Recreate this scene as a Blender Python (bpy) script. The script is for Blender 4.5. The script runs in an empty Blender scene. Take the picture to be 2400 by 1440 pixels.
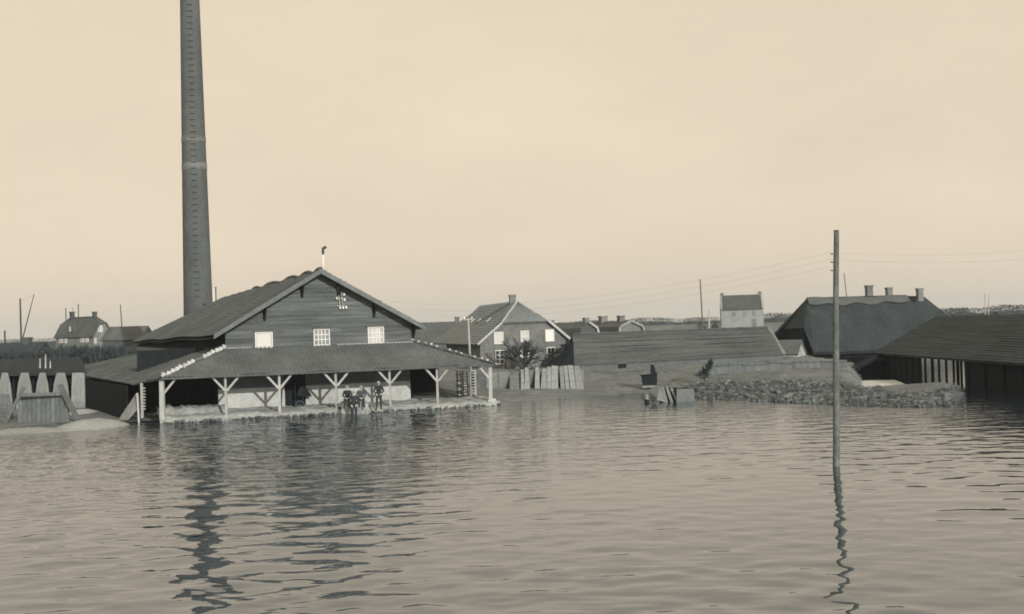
import bpy, math, random
import numpy as np
from mathutils import Vector, Matrix, noise as mnoise
random.seed(7)
rng = np.random.default_rng(7)
S = bpy.context.scene
COL = S.collection
R = math.radians

# ------------------------------------------------------------------ camera
W0, H0, FPX, CAMZ = 2400, 1440, 2800.0, 5.0
ROLL, PITCH = math.atan(0.0305), math.atan(45 / FPX)
FWD = Vector((0, math.cos(PITCH), math.sin(PITCH)))
_r = Vector((1, 0, 0)); _u = _r.cross(FWD)
RIGHT = _r * math.cos(ROLL) - _u * math.sin(ROLL)
UP = _r * math.sin(ROLL) + _u * math.cos(ROLL)
CAM = Vector((0, 0, CAMZ))
cd = bpy.data.cameras.new('camera'); cam = bpy.data.objects.new('camera', cd); COL.objects.link(cam)
m = Matrix.Identity(4)
for i in range(3):
    m[i][0], m[i][1], m[i][2] = RIGHT[i], UP[i], -FWD[i]
    m[i][3] = CAM[i]
cam.matrix_world = m
cd.sensor_width = 36; cd.lens = 36 * FPX / W0; cd.clip_start = 0.5; cd.clip_end = 9000
S.camera = cam

# ------------------------------------------------------------------ sky, sun, exposure
SUN_AZ, SUN_EL = R(26), R(17)          # sun behind the camera, to its right
TOSUN = Vector((math.sin(SUN_AZ) * math.cos(SUN_EL), -math.cos(SUN_AZ) * math.cos(SUN_EL), math.sin(SUN_EL)))
wd = bpy.data.worlds.new('World'); S.world = wd; wd.use_nodes = True
nt = wd.node_tree; nt.nodes.clear()
sky = nt.nodes.new('ShaderNodeTexSky'); sky.sky_type = 'NISHITA'; sky.sun_disc = False
sky.sun_elevation = SUN_EL; sky.sun_rotation = math.pi - SUN_AZ
sky.air_density = 1.0; sky.dust_density = 3.0; sky.ozone_density = 1.0
bw = nt.nodes.new('ShaderNodeRGBToBW')
mx = nt.nodes.new('ShaderNodeMix'); mx.data_type = 'FLOAT'
SKY_EVEN, SKY_LEVEL = 0.70, 10.2        # thin even overcast veil over the clear sky
mx.inputs[0].default_value = SKY_EVEN; mx.inputs[3].default_value = SKY_LEVEL
tint = nt.nodes.new('ShaderNodeMix'); tint.data_type = 'RGBA'; tint.blend_type = 'MULTIPLY'; tint.inputs[0].default_value = 1
tint.inputs[7].default_value = (1.0, 0.84, 0.645, 1)
bg = nt.nodes.new('ShaderNodeBackground'); bg.inputs[1].default_value = 0.1
wo = nt.nodes.new('ShaderNodeOutputWorld')
nt.links.new(sky.outputs[0], bw.inputs[0]); nt.links.new(bw.outputs[0], mx.inputs[2])
tcw = nt.nodes.new('ShaderNodeTexCoord'); mpw = nt.nodes.new('ShaderNodeMapping'); mpw.inputs['Scale'].default_value = (1, 1, 2.6)
cl_ = nt.nodes.new('ShaderNodeTexNoise'); cl_.inputs['Scale'].default_value = 3.2; cl_.inputs['Detail'].default_value = 5; cl_.inputs['Roughness'].default_value = .6
nt.links.new(tcw.outputs['Generated'], mpw.inputs[0]); nt.links.new(mpw.outputs[0], cl_.inputs[0])
cm_ = nt.nodes.new('ShaderNodeMapRange'); cm_.inputs[1].default_value = .3; cm_.inputs[2].default_value = .7; cm_.inputs[3].default_value = .94; cm_.inputs[4].default_value = 1.05
nt.links.new(cl_.outputs[0], cm_.inputs[0]); cmm = nt.nodes.new('ShaderNodeMath'); cmm.operation = 'MULTIPLY'; nt.links.new(cm_.outputs[0], cmm.inputs[0]); nt.links.new(mx.outputs[0], cmm.inputs[1])
nt.links.new(cmm.outputs[0], tint.inputs[6]); nt.links.new(tint.outputs[2], bg.inputs[0]); nt.links.new(bg.outputs[0], wo.inputs[0])
sl = bpy.data.lights.new('sun', 'SUN'); sl.energy = 3.5; sl.angle = R(0.6); sl.color = (1.0, 0.93, 0.82)
so = bpy.data.objects.new('sun', sl); COL.objects.link(so)
so.rotation_euler = (-TOSUN).to_track_quat('-Z', 'Y').to_euler(); so.location = (40, -60, 60)
vs = S.view_settings; vs.view_transform = 'Standard'; vs.look = 'None'; vs.gamma = 1; vs.use_curve_mapping = False; vs.exposure = 0
S.cycles.max_bounces = 6; S.cycles.volume_bounces = 0
S.cycles.filter_width = 1.8

# ------------------------------------------------------------------ helpers
def ray(px, py):
    return FWD * FPX + RIGHT * (px - 1200) + UP * (720 - py)
def U(px, py, D):                       # point seen at a pixel at distance D along +Y
    d = ray(px, py); return CAM + d * (D / d.y)
def Wz(px, py, z=0.0):                  # point seen at a pixel on a level plane
    d = ray(px, py); return CAM + d * ((z - CAMZ) / d.z)
class Frame:
    def __init__(s, o, deg):
        s.o = Vector((o[0], o[1], 0)); a = R(deg); s.deg = deg
        s.U = Vector((math.cos(a), math.sin(a), 0)); s.V = Vector((-math.sin(a), math.cos(a), 0))
    def pt(s, u, v, z): return s.o + s.U * u + s.V * v + Vector((0, 0, z))
    def hit(s, px, py, v=None, u=None):  # pixel ray against the plane v=const or u=const -> (u, v, z)
        d = ray(px, py); n = s.V if v is not None else s.U; k = v if v is not None else u
        t = (k - n.dot(CAM - s.o)) / n.dot(d); p = CAM + d * t - s.o
        return (p.dot(s.U), p.dot(s.V), p.z)
    def hitp(s, px, py, v=None, u=None): return s.pt(*s.hit(px, py, v, u))

ORG = {}
def tag(o, label=None, cat=None, group=None, kind=None):
    if label: o['label'] = label
    if cat: o['category'] = cat
    if group: o['group'] = group
    if kind: o['kind'] = kind
    return o
def thing(name, label, cat, loc, group=None):
    o = bpy.data.objects.new(name, None); COL.objects.link(o); o.location = loc; o.empty_display_size = 0.3
    ORG[o.name] = Vector(loc); return tag(o, label, cat, group)
def place(mesh, name, parent, M):        # a shared mesh as one more part, M in world space
    o = bpy.data.objects.new(name, mesh); COL.objects.link(o)
    org = ORG[parent.name]; o.parent = parent
    o.matrix_local = Matrix.Translation(-org) @ M; ORG[o.name] = org
    return o
class MB:
    def __init__(s): s.v = []; s.f = []
    def add(s, vs, fs):
        b = len(s.v); s.v.extend([tuple(x) for x in vs]); s.f.extend([tuple(i + b for i in f) for f in fs]); return s
    def hexa(s, p):                       # eight corners, bottom four then top four
        return s.add(p, [(0, 3, 2, 1), (4, 5, 6, 7), (0, 1, 5, 4), (1, 2, 6, 5), (2, 3, 7, 6), (3, 0, 4, 7)])
    def box(s, fr, u0, u1, v0, v1, z0, z1):
        return s.hexa([fr.pt(u0, v0, z0), fr.pt(u1, v0, z0), fr.pt(u1, v1, z0), fr.pt(u0, v1, z0),
                       fr.pt(u0, v0, z1), fr.pt(u1, v0, z1), fr.pt(u1, v1, z1), fr.pt(u0, v1, z1)])
    def beam(s, p, q, w, h=None, up=(0, 0, 1), w1=None):
        p, q = Vector(p), Vector(q); h = h or w; d = (q - p).normalized(); up = Vector(up)
        if abs(d.dot(up)) > .98: up = Vector((0, 1, 0))
        a = d.cross(up).normalized(); b = a.cross(d).normalized(); k = (w1 or w) / w
        c = [a * (-w / 2) + b * (-h / 2), a * (w / 2) + b * (-h / 2), a * (w / 2) + b * (h / 2), a * (-w / 2) + b * (h / 2)]
        return s.hexa([p + x for x in c] + [q + x * k for x in c])
    def tube(s, p, q, r0, r1=None, n=8, cap=True):
        p, q = Vector(p), Vector(q); r1 = r0 if r1 is None else r1; d = (q - p).normalized()
        up = Vector((0, 0, 1)) if abs(d.z) < .95 else Vector((0, 1, 0))
        a = d.cross(up).normalized(); b = a.cross(d); vs = []
        for c, r in ((p, r0), (q, r1)):
            for i in range(n):
                t = 2 * math.pi * i / n; vs.append(c + a * (r * math.cos(t)) + b * (r * math.sin(t)))
        fs = [(i, (i + 1) % n, n + (i + 1) % n, n + i) for i in range(n)]
        if cap: fs += [tuple(range(n - 1, -1, -1)), tuple(range(n, 2 * n))]
        return s.add(vs, fs)
    def prism(s, poly, vec):
        poly = [Vector(p) for p in poly]; vec = Vector(vec); n = len(poly)
        fs = [tuple(range(n - 1, -1, -1)), tuple(range(n, 2 * n))] + [(i, (i + 1) % n, n + (i + 1) % n, n + i) for i in range(n)]
        return s.add(poly + [p + vec for p in poly], fs)
    def slab(s, poly, th):                # polygon thickened downward along its normal
        poly = [Vector(p) for p in poly]; n = (poly[1] - poly[0]).cross(poly[2] - poly[0]).normalized()
        if n.z < 0: n = -n
        return s.prism(poly, n * -th)
    def grid(s, fn, nu, nv):
        b = len(s.v)
        for j in range(nv + 1):
            for i in range(nu + 1): s.v.append(tuple(fn(i / nu, j / nv)))
        for j in range(nv):
            for i in range(nu):
                k = b + j * (nu + 1) + i; s.f.append((k, k + 1, k + nu + 2, k + nu + 1))
        return s
    def lump(s, c, r, sq=(1, 1, 1), jit=.25, n=6, k=4):
        c = Vector(c); vs = [c + Vector((0, 0, -r * sq[2]))]
        for j in range(1, k):
            ph = -math.pi / 2 + math.pi * j / k
            for i in range(n):
                t = 2 * math.pi * (i + .5 * (j % 2)) / n; q = r * (1 + random.uniform(-jit, jit))
                vs.append(c + Vector((q * math.cos(ph) * math.cos(t) * sq[0], q * math.cos(ph) * math.sin(t) * sq[1], q * math.sin(ph) * sq[2])))
        vs.append(c + Vector((0, 0, r * sq[2]))); fs = []
        for i in range(n):
            fs.append((0, 1 + (i + 1) % n, 1 + i)); L = 1 + (k - 2) * n
            fs.append((len(vs) - 1, L + i, L + (i + 1) % n))
        for j in range(k - 2):
            for i in range(n):
                a = 1 + j * n; fs.append((a + i, a + (i + 1) % n, a + n + (i + 1) % n, a + n + i))
        return s.add(vs, fs)
    def mesh(s, name, mat, org=(0, 0, 0), smooth=False):
        org = Vector(org); me = bpy.data.meshes.new(name)
        me.from_pydata([tuple(Vector(p) - org) for p in s.v], [], s.f)
        if smooth: me.polygons.foreach_set('use_smooth', [True] * len(me.polygons))
        me.materials.append(mat); me.update(); return me
    def build(s, name, mat, parent=None, smooth=False, org=None, **kw):
        org = ORG[parent.name] if parent is not None else Vector(org or (0, 0, 0))
        o = bpy.data.objects.new(name, s.mesh(name, mat, org, smooth)); COL.objects.link(o)
        if parent is not None: o.parent = parent
        else: o.location = org
        ORG[o.name] = org; return tag(o, **kw)
def lerp(a, b, t): return a + (b - a) * t

def tile_roof(mb, A, B, C, D, tw, tl, disp=None, keep=None, hgt=.05):
    # pantiles over a bilinear quad: A-B the eave, D-C the top
    A, B, C, D = map(Vector, (A, B, C, D))
    def P(s, t):
        p = lerp(lerp(A, B, s), lerp(D, C, s), t)
        if disp: p = p + Vector((0, 0, disp(s, t)))
        return p
    nc = max(1, int((B - A).length / tw)); nr = max(1, int((D - A).length / tl))
    for r in range(nr):
        for c in range(nc):
            s0, s1, t0, t1 = c / nc, (c + 1) / nc, r / nr, (r + 1.12) / nr
            if keep and not keep(P((s0 + s1) / 2, min(1, (t0 + t1) / 2))): continue
            a, b, d, e = P(s0, t0), P(s1, t0), P(s0, t1), P(s1, t1)
            n = (b - a).cross(d - a)
            if n.z < 0: n = -n
            n.normalize(); j = random.uniform(-.012, .012); vs = []
            for (p, q, lift) in ((a, b, .045 + j), (d, e, .012)):
                for x, h in ((0, .75), (.3, 0), (.6, 0), (.98, 1)):
                    vs.append(lerp(p, q, x) + n * (lift + h * hgt))
            lo = [vs[i] - n * .045 for i in range(4)]
            mb.add(vs + lo, [(0, 1, 5, 4), (1, 2, 6, 5), (2, 3, 7, 6), (8, 9, 1, 0), (9, 10, 2, 1), (10, 11, 3, 2)])

# ------------------------------------------------------------------ materials
TINT = (0.85, 1.0, 1.07)                 # the cool cast of the print's dark tones
def mat(name, v, rough=.85, var=.3, scale=2.0, stretch=(1, 1, 1), bump=0.0, bscale=None, warm=0.0, fine=.15, fscale=9.0, spec=.3):
    mt = bpy.data.materials.new(name); mt.use_nodes = True; n = mt.node_tree; b = n.nodes['Principled BSDF']
    tc = n.nodes.new('ShaderNodeTexCoord'); mp = n.nodes.new('ShaderNodeMapping'); mp.inputs['Scale'].default_value = stretch
    n.links.new(tc.outputs['Object'], mp.inputs[0])
    n1 = n.nodes.new('ShaderNodeTexNoise'); n1.inputs['Scale'].default_value = scale; n1.inputs['Detail'].default_value = 5; n1.inputs['Roughness'].default_value = .65
    n2 = n.nodes.new('ShaderNodeTexNoise'); n2.inputs['Scale'].default_value = fscale; n2.inputs['Detail'].default_value = 3
    n.links.new(mp.outputs[0], n1.inputs[0]); n.links.new(mp.outputs[0], n2.inputs[0])
    oi = n.nodes.new('ShaderNodeObjectInfo')
    def math_(op, a, bb):
        k = n.nodes.new('ShaderNodeMath'); k.operation = op
        for i, x in enumerate((a, bb)):
            if isinstance(x, (int, float)): k.inputs[i].default_value = x
            else: n.links.new(x, k.inputs[i])
        return k.outputs[0]
    f = math_('MULTIPLY_ADD', n1.outputs[0], 4 * var); n.nodes[-1].inputs[2].default_value = 1 - 2 * var
    g = math_('MULTIPLY_ADD', n2.outputs[0], 4 * fine); n.nodes[-1].inputs[2].default_value = 1 - 2 * fine
    h = math_('MULTIPLY_ADD', oi.outputs['Random'], .3); n.nodes[-1].inputs[2].default_value = .85
    k = math_('MULTIPLY', math_('MAXIMUM', math_('MULTIPLY', math_('MAXIMUM', f, .12), g), .08), h)
    c = [lerp(t, 1.0, warm) * v for t in (TINT if v > .06 else (.72, 1.0, 1.2))]
    mx = n.nodes.new('ShaderNodeMix'); mx.data_type = 'RGBA'; mx.blend_type = 'MULTIPLY'; mx.inputs[0].default_value = 1
    mx.inputs[6].default_value = (*c, 1); n.links.new(k, mx.inputs[7]); n.links.new(mx.outputs[2], b.inputs['Base Color'])
    b.inputs['Roughness'].default_value = rough; b.inputs['Specular IOR Level'].default_value = spec
    if bump:
        bp = n.nodes.new('ShaderNodeBump'); bp.inputs['Strength'].default_value = bump; bp.inputs['Distance'].default_value = .05
        n3 = n.nodes.new('ShaderNodeTexNoise'); n3.inputs['Scale'].default_value = bscale or fscale; n3.inputs['Detail'].default_value = 4
        n.links.new(mp.outputs[0], n3.inputs[0]); n.links.new(n3.outputs[0], bp.inputs['Height']); n.links.new(bp.outputs[0], b.inputs['Normal'])
    return mt
M = {}
M['tile'] = mat('roof_tile', .115, var=.28, scale=.5, fine=.22, fscale=6)
M['tile_dark'] = mat('old_roof_tile', .085, var=.42, scale=.4, fine=.2, fscale=5)
M['tile_pale'] = mat('grey_house_tile', .185, var=.2, scale=.6, fine=.15, fscale=5)
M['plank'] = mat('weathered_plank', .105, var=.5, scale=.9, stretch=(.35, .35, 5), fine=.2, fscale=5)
M['tar'] = mat('tarred_plank', .018, spec=.1, var=.3, scale=1.5, stretch=(3, 3, .4), fine=.2, fscale=4)  # tarred wood, and the black that paints shade on walls and recesses
M['barge'] = mat('barge_board', .14, var=.25, scale=1.5)
M['post'] = mat('bare_timber', .36, var=.22, scale=2, stretch=(4, 4, .8), warm=.6)
M['plaster'] = mat('pale_plaster', .46, var=.22, scale=.6, fine=.16, fscale=3.5, bump=.4, warm=.5)
M['loam'] = mat('pale_loam', .38, var=.35, scale=.9, fine=.3, fscale=4, bump=.9, bscale=5, warm=.35)
M['white'] = mat('white_paint', .62, var=.05, scale=2, fine=.04, warm=.8)
M['hip'] = mat('limewashed_tile', .42, var=.4, scale=5, warm=.5)
M['glass'] = mat('window_glass', .22, rough=.12, var=.2, scale=1.5, spec=.6)
M['glass_pale'] = mat('dusty_glass', .42, rough=.25, var=.15, scale=1.5, spec=.5, warm=.6)  # lighter and rougher than the plain panes
M['glass_dark'] = mat('dark_glass', .05, rough=.1, var=.2, spec=.6)
M['chimney'] = mat('chimney_brick', .082, var=.28, scale=.35, stretch=(1, 1, .6), fine=.14, fscale=2.2, bump=.3, bscale=6)
M['band'] = mat('pale_brick', .15, var=.2, scale=2, warm=.5)
M['iron'] = mat('rusty_iron', .05, var=.3, rough=.6)
M['brick'] = mat('house_brick', .165, var=.28, scale=.7, fine=.2, fscale=4, warm=.35)
M['brick_pale'] = mat('pale_house_brick', .26, var=.18, scale=.7, warm=.3)
M['brick_dark'] = mat('dark_house_brick', .085, var=.25, scale=.6)
M['thatch'] = mat('thatch', .043, var=.3, scale=.5, stretch=(1, 1, .5), fine=.25, fscale=4, bump=.8, bscale=8)
M['tar_roof'] = mat('tarred_roof_board', .042, var=.3, scale=.5, stretch=(1, .3, 1), fine=.2, fscale=5)
M['thatch_pale'] = mat('thatch_ridge', .115, var=.2, scale=.8, bump=.6)
M['board_roof'] = mat('roof_board', .105, var=.25, scale=.6, stretch=(.4, 1, 1), fine=.22, fscale=6)
M['mat'] = mat('reed_mat', .23, var=.3, scale=1.2, stretch=(5, 5, .6), fine=.25, fscale=5, bump=.5, bscale=14, warm=.3)
M['ground'] = mat('wet_grass_ground', .15, var=.35, scale=.12, fine=.3, fscale=1.1, bump=.8, bscale=2.5, warm=.05)
M['clod'] = mat('clay_clod', .10, var=.4, scale=1.6, fine=.2, fscale=6)
M['clod_pale'] = mat('pale_brick_lump', .18, var=.3, scale=2)
M['mound'] = mat('wet_loam_mound', .33, var=.22, scale=.8, warm=.4, bump=.4)
M['sand'] = mat('wet_sand', .5, rough=.45, var=.16, scale=.8, warm=.5, bump=.4)
M['pole'] = mat('pole_timber', .12, var=.45, scale=2.2, stretch=(1.5, 1.5, .7), fine=.3, fscale=7, bump=.4, bscale=9, warm=.2)
M['twig'] = mat('bare_twigs', .06, var=.3)
M['scrub'] = mat('winter_scrub', .045, var=.35, scale=.6)
M['far_wood'] = mat('far_trees', .05, var=.2, scale=.05)
M['wire'] = mat('wire', .12, var=.1)
M['porcelain'] = mat('white_porcelain', .8, var=.03, rough=.3, warm=1)
M['coat'] = mat('dark_wool', .028, var=.3, scale=6)
M['coat_grey'] = mat('grey_wool', .07, var=.3, scale=6)
M['trouser'] = mat('dark_corduroy', .035, var=.3, scale=6)
M['skin'] = mat('skin', .5, var=.1, scale=4, warm=1.0)
M['cap'] = mat('tweed_cap', .3, var=.2, scale=8, warm=.3)
M['wood_grey'] = mat('grey_driftwood', .13, var=.35, scale=1.5, stretch=(4, 4, .7), fine=.2)

def water_material():
    mt = bpy.data.materials.new('flood_water'); mt.use_nodes = True; n = mt.node_tree; b = n.nodes['Principled BSDF']
    b.inputs['Base Color'].default_value = (.022, .034, .045, 1); b.inputs['Roughness'].default_value = .03; b.inputs['IOR'].default_value = 2.6; b.inputs['Specular Tint'].default_value = (.87, .97, 1.08, 1)
    tc = n.nodes.new('ShaderNodeTexCoord')
    def layer(sc, rot, detail, dist):
        mp = n.nodes.new('ShaderNodeMapping'); mp.inputs['Scale'].default_value = sc; mp.inputs['Rotation'].default_value = (0, 0, rot)
        n.links.new(tc.outputs['Object'], mp.inputs[0])
        t = n.nodes.new('ShaderNodeTexNoise'); t.inputs['Scale'].default_value = 1; t.inputs['Detail'].default_value = detail; t.inputs['Distortion'].default_value = dist
        n.links.new(mp.outputs[0], t.inputs[0]); return t.outputs[0]
    a = layer((.45, 1.5, 1), R(7), 3, .4); c = layer((1.6, 4.2, 1), R(-6), 2, .2)
    ad = n.nodes.new('ShaderNodeMath'); ad.operation = 'MULTIPLY_ADD'; n.links.new(c, ad.inputs[0]); ad.inputs[1].default_value = .28; n.links.new(a, ad.inputs[2])
    bp = n.nodes.new('ShaderNodeBump'); bp.inputs['Strength'].default_value = 1; bp.inputs['Distance'].default_value = .03
    gu = layer((.05, .09, 1), 0, 2, .3); sx = n.nodes.new('ShaderNodeSeparateXYZ'); n.links.new(tc.outputs['Object'], sx.inputs[0])
    mr = n.nodes.new('ShaderNodeMapRange'); mr.inputs[1].default_value = 34; mr.inputs[2].default_value = 62; mr.inputs[3].default_value = .5; mr.inputs[4].default_value = 7; n.links.new(sx.outputs[1], mr.inputs[0])
    m2 = n.nodes.new('ShaderNodeMapRange'); m2.inputs[1].default_value = -6; m2.inputs[2].default_value = 6; m2.inputs[3].default_value = 1; m2.inputs[4].default_value = .2; n.links.new(sx.outputs[0], m2.inputs[0])
    m3 = n.nodes.new('ShaderNodeMath'); m3.operation = 'MULTIPLY'; n.links.new(mr.outputs[0], m3.inputs[0]); n.links.new(m2.outputs[0], m3.inputs[1])
    gm = n.nodes.new('ShaderNodeMath'); gm.operation = 'MULTIPLY_ADD'; n.links.new(gu, gm.inputs[0]); gm.inputs[1].default_value = 1.4; gm.inputs[2].default_value = .3
    gg = n.nodes.new('ShaderNodeMath'); gg.operation = 'MULTIPLY'; n.links.new(gm.outputs[0], gg.inputs[0]); n.links.new(m3.outputs[0], gg.inputs[1])
    hh = n.nodes.new('ShaderNodeMath'); hh.operation = 'MULTIPLY'; n.links.new(gg.outputs[0], hh.inputs[0]); n.links.new(ad.outputs[0], hh.inputs[1])
    n.links.new(hh.outputs[0], bp.inputs['Height']); n.links.new(bp.outputs[0], b.inputs['Normal'])
    return mt
M['water'] = water_material()

# ------------------------------------------------------------------ ground and water
shore_px = [(-900, 1015), (-300, 1010), (5, 1003), (170, 990), (300, 990), (380, 985), (1150, 950), (1175, 946), (1400, 926), (1505, 922), (1560, 922),
            (1640, 933), (1850, 943), (2000, 949), (2150, 953), (2225, 950), (2265, 920), (2420, 920), (3200, 940)]
SH = []
for px, py in shore_px:
    p = Wz(px, py, 0); SH.append((p.x / p.y, p.y))
ST = np.array([a for a, b in SH]); SD = np.array([b for a, b in SH])
def smooth(a, b, x): t = np.clip((x - a) / (b - a), 0, 1); return t * t * (3 - 2 * t)
INL = [Wz(1985, 905, 0), Wz(2000, 884, 0)]
def ground_h(x, y):
    yy = np.maximum(y, 1.0); s = np.interp(x / yy, ST, SD); d = y - s
    z = np.where(d < 0, np.maximum(.14 * d, -1.2), 1.35 * (1 - np.exp(-np.maximum(d, 0) / 15)))
    z = z + smooth(0, 6, d) * .12 * (np.sin(x * .55 + y * .21) * np.sin(y * .37 - x * .13) + .5 * np.sin(x * 1.7 + 1.3) * np.sin(y * 1.31))
    t = x / yy
    z = np.where(z > 0, z * (1 - .8 * (1 - smooth(-.31, -.285, t)) * (1 - smooth(88, 100, y))), z)
    inlet = smooth(.278, .296, t) * (1 - smooth(.42, .46, t)) * smooth(74.5, 79, y + 20 * (t - .3)) * (1 - smooth(96, 100, y))
    shed = smooth(28.4, 29.6, x) * (1 - smooth(47, 50, x)) * (1 - smooth(126, 131, y))  # flood water added behind the shed to reflect bright sky through the gaps
    k = np.maximum(inlet, shed)
    return z * (1 - k) + k * (-.35)
def axis(*parts):
    out = []
    for a, b, st in parts: out += list(np.arange(a, b, st))
    return np.array(out)
gx = np.concatenate([[-3500, -1800, -900, -450, -250, -160, -110, -80], axis((-60, 60, .7)), [60, 80, 110, 160, 250, 450, 900, 1800, 3500]])
gy = np.concatenate([[-60, 0, 30, 50], axis((58, 112, .6)), axis((112, 150, 3)), [160, 200, 260, 350, 500, 800, 1300, 2200, 4000]])
def sheet(name, X, Y, Z, mt, kind):
    nx, ny = len(X), len(Y); vv = np.zeros((ny, nx, 3)); vv[..., 0] = X[None, :]; vv[..., 1] = Y[:, None]; vv[..., 2] = Z
    idx = np.arange(nx * ny).reshape(ny, nx)
    q = np.stack([idx[:-1, :-1], idx[:-1, 1:], idx[1:, 1:], idx[1:, :-1]], -1).reshape(-1, 4)
    me = bpy.data.meshes.new(name); me.from_pydata(vv.reshape(-1, 3).tolist(), [], q.tolist())
    me.polygons.foreach_set('use_smooth', [True] * len(me.polygons)); me.materials.append(mt); me.update()
    o = bpy.data.objects.new(name, me); COL.objects.link(o); o['kind'] = kind; return o
XX, YY = np.meshgrid(gx, gy); sheet('ground', gx, gy, ground_h(XX, YY), M['ground'], 'structure')
wx = np.concatenate([[-1500, -500, -200, -100, -60, -45], axis((-34, 34, .17)), [34, 45, 60, 100, 200, 500, 1500]])
wy = np.concatenate([[-60, -20, 0, 8, 12], axis((14, 32, .085), (32, 60, .15), (60, 98, .35)), [98, 105, 130]])
XX, YY = np.meshgrid(wx, wy); Z = np.zeros_like(XX)
WAVE = 1.2
for i in range(90):
    lam = 0.34 * (2.0 / .34) ** rng.random(); th = rng.normal(R(5), R(42)); k = 2 * math.pi / lam
    a = WAVE * .0092 / k * (lam / 1.2) ** .15
    Z += a * np.sin(k * (XX * math.sin(th) + YY * math.cos(th)) + rng.random() * 6.28)
gust = (1 - .72 * smooth(36, 60, YY) * smooth(-6, 6, XX)) * .8 + .4 * np.sin(XX * .11 + 1.0) * np.sin(YY * .13 + XX * .05)
fade = smooth(-34, -28, XX) * (1 - smooth(28, 33.5, XX)) * smooth(14, 16, YY) * (1 - smooth(90, 97.5, YY))
sheet('water', wx, wy, Z * fade * gust, M['water'], 'structure')

# ------------------------------------------------------------------ the brickworks hall
P0 = Wz(380, 991, 0.0)
HF = Frame((P0.x, P0.y), 20)
hall = thing('brickworks_hall', 'long dark timber brickworks hall with plank gable and tiled lean-to on pale posts', 'industrial building', (P0.x, P0.y, 0))
VG, VV, VE = 3.4, 2.45, -.45             # gable plane, verge plane, lean-to eave
apex = HF.hit(752, 632, v=VV); vl = HF.hit(501, 786, v=VV); vr = HF.hit(996, 766, v=VV)
ZR = apex[2]; ZEL = vl[2]; ZER = vr[2]; UA = apex[0]
gl = HF.hit(528, 800, v=VG)[0]; gr = HF.hit(968, 790, v=VG)[0]
ZT = .5 * (HF.hit(560, 817, v=VG)[2] + HF.hit(940, 803, v=VG)[2])
eL = HF.hit(377, 889, v=VE); eR = HF.hit(1158, 853, v=VE)
ZE = .5 * (eL[2] + eR[2]); UL, UR = eL[0], eR[0]
# rear end of the ridge, from the skyline
LEN = HF.hit(497, 703, u=UA)[1]
LEN = min(max(LEN, 40), 58)
VB = LEN
rearL = HF.hit(310, 801, v=VB)
slope = (ZR - ZEL) / (UA - vl[0])
# gable wall backing + planks
def roof_z(u): return ZR - .22 - (slope * (UA - u) if u < UA else (ZR - ZER) / (vr[0] - UA) * (u - UA))
mb = MB(); zt0 = ZT - .25
mb.prism([HF.pt(gl, VG, zt0), HF.pt(gr, VG, zt0), HF.pt(gr, VG, roof_z(gr)), HF.pt(UA, VG, roof_z(UA)), HF.pt(gl, VG, roof_z(gl))], HF.V * .15)
gw = mb.build('gable_wall', M['plank'], hall)
z = zt0; k = 0
while z < roof_z(UA) - .05:
    hgt = random.uniform(.25, .31); z1 = min(z + hgt, roof_z(UA) - .03)
    def span(zz):
        a = gl if roof_z(gl) > zz else UA - (ZR - .22 - zz) / slope
        b = gr if roof_z(gr) > zz else UA + (ZR - .22 - zz) / ((ZR - ZER) / (vr[0] - UA))
        return a, b
    (a0, b0), (a1, b1) = span(z), span(z1); t = .025 + random.uniform(0, .015)
    segs = [0, 1] if b0 - a0 < 4 else [0, random.uniform(.35, .65), 1]
    for s0, s1 in zip(segs[:-1], segs[1:]):
        A0, B0 = lerp(a0, b0, s0) + .004, lerp(a0, b0, s1) - .004
        A1, B1 = lerp(a1, b1, s0) + .004, lerp(a1, b1, s1) - .004
        dz = random.uniform(-.012, .012)
        m_ = MB().hexa([HF.pt(A0, VG - t - .03, z + .012 + dz), HF.pt(B0, VG - t - .03, z + .012), HF.pt(B0, VG - .002, z + .012), HF.pt(A0, VG - .002, z + .012 + dz),
                        HF.pt(A1, VG - t, z1), HF.pt(B1, VG - t, z1), HF.pt(B1, VG - .002, z1), HF.pt(A1, VG - .002, z1)])
        m_.build('plank', M['plank'], gw)
    z = z1; k += 1
# side walls of the upper body
ulr = rearL[0] + .6
mb = MB().hexa([HF.pt(gl, VG, ZT - .3), HF.pt(gl + .15, VG, ZT - .3), HF.pt(ulr + .15, VB - .5, ZT - .3), HF.pt(ulr, VB - .5, ZT - .3),
                HF.pt(gl, VG, roof_z(gl)), HF.pt(gl + .15, VG, roof_z(gl)), HF.pt(ulr + .15, VB - .5, roof_z(gl) - .4), HF.pt(ulr, VB - .5, roof_z(gl) - .4)])
mb.hexa([HF.pt(gr - .15, VG, ZT - .3), HF.pt(gr, VG, ZT - .3), HF.pt(gr, VB - .5, ZT - .3), HF.pt(gr - .15, VB - .5, ZT - .3),
         HF.pt(gr - .15, VG, roof_z(gr)), HF.pt(gr, VG, roof_z(gr)), HF.pt(gr, VB - .5, roof_z(gr)), HF.pt(gr - .15, VB - .5, roof_z(gr))])
mb.prism([HF.pt(gl, VB - .5, 0), HF.pt(gr, VB - .5, 0), HF.pt(gr, VB - .5, roof_z(gr)), HF.pt(UA, VB - .5, ZR - .3), HF.pt(ulr, VB - .5, roof_z(gl) - .5), HF.pt(ulr, VB - .5, 0)], HF.V * .15)
sw = mb.build('side_wall', M['tar'], hall)  # near black: the shade on this side is put into the colour
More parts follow.
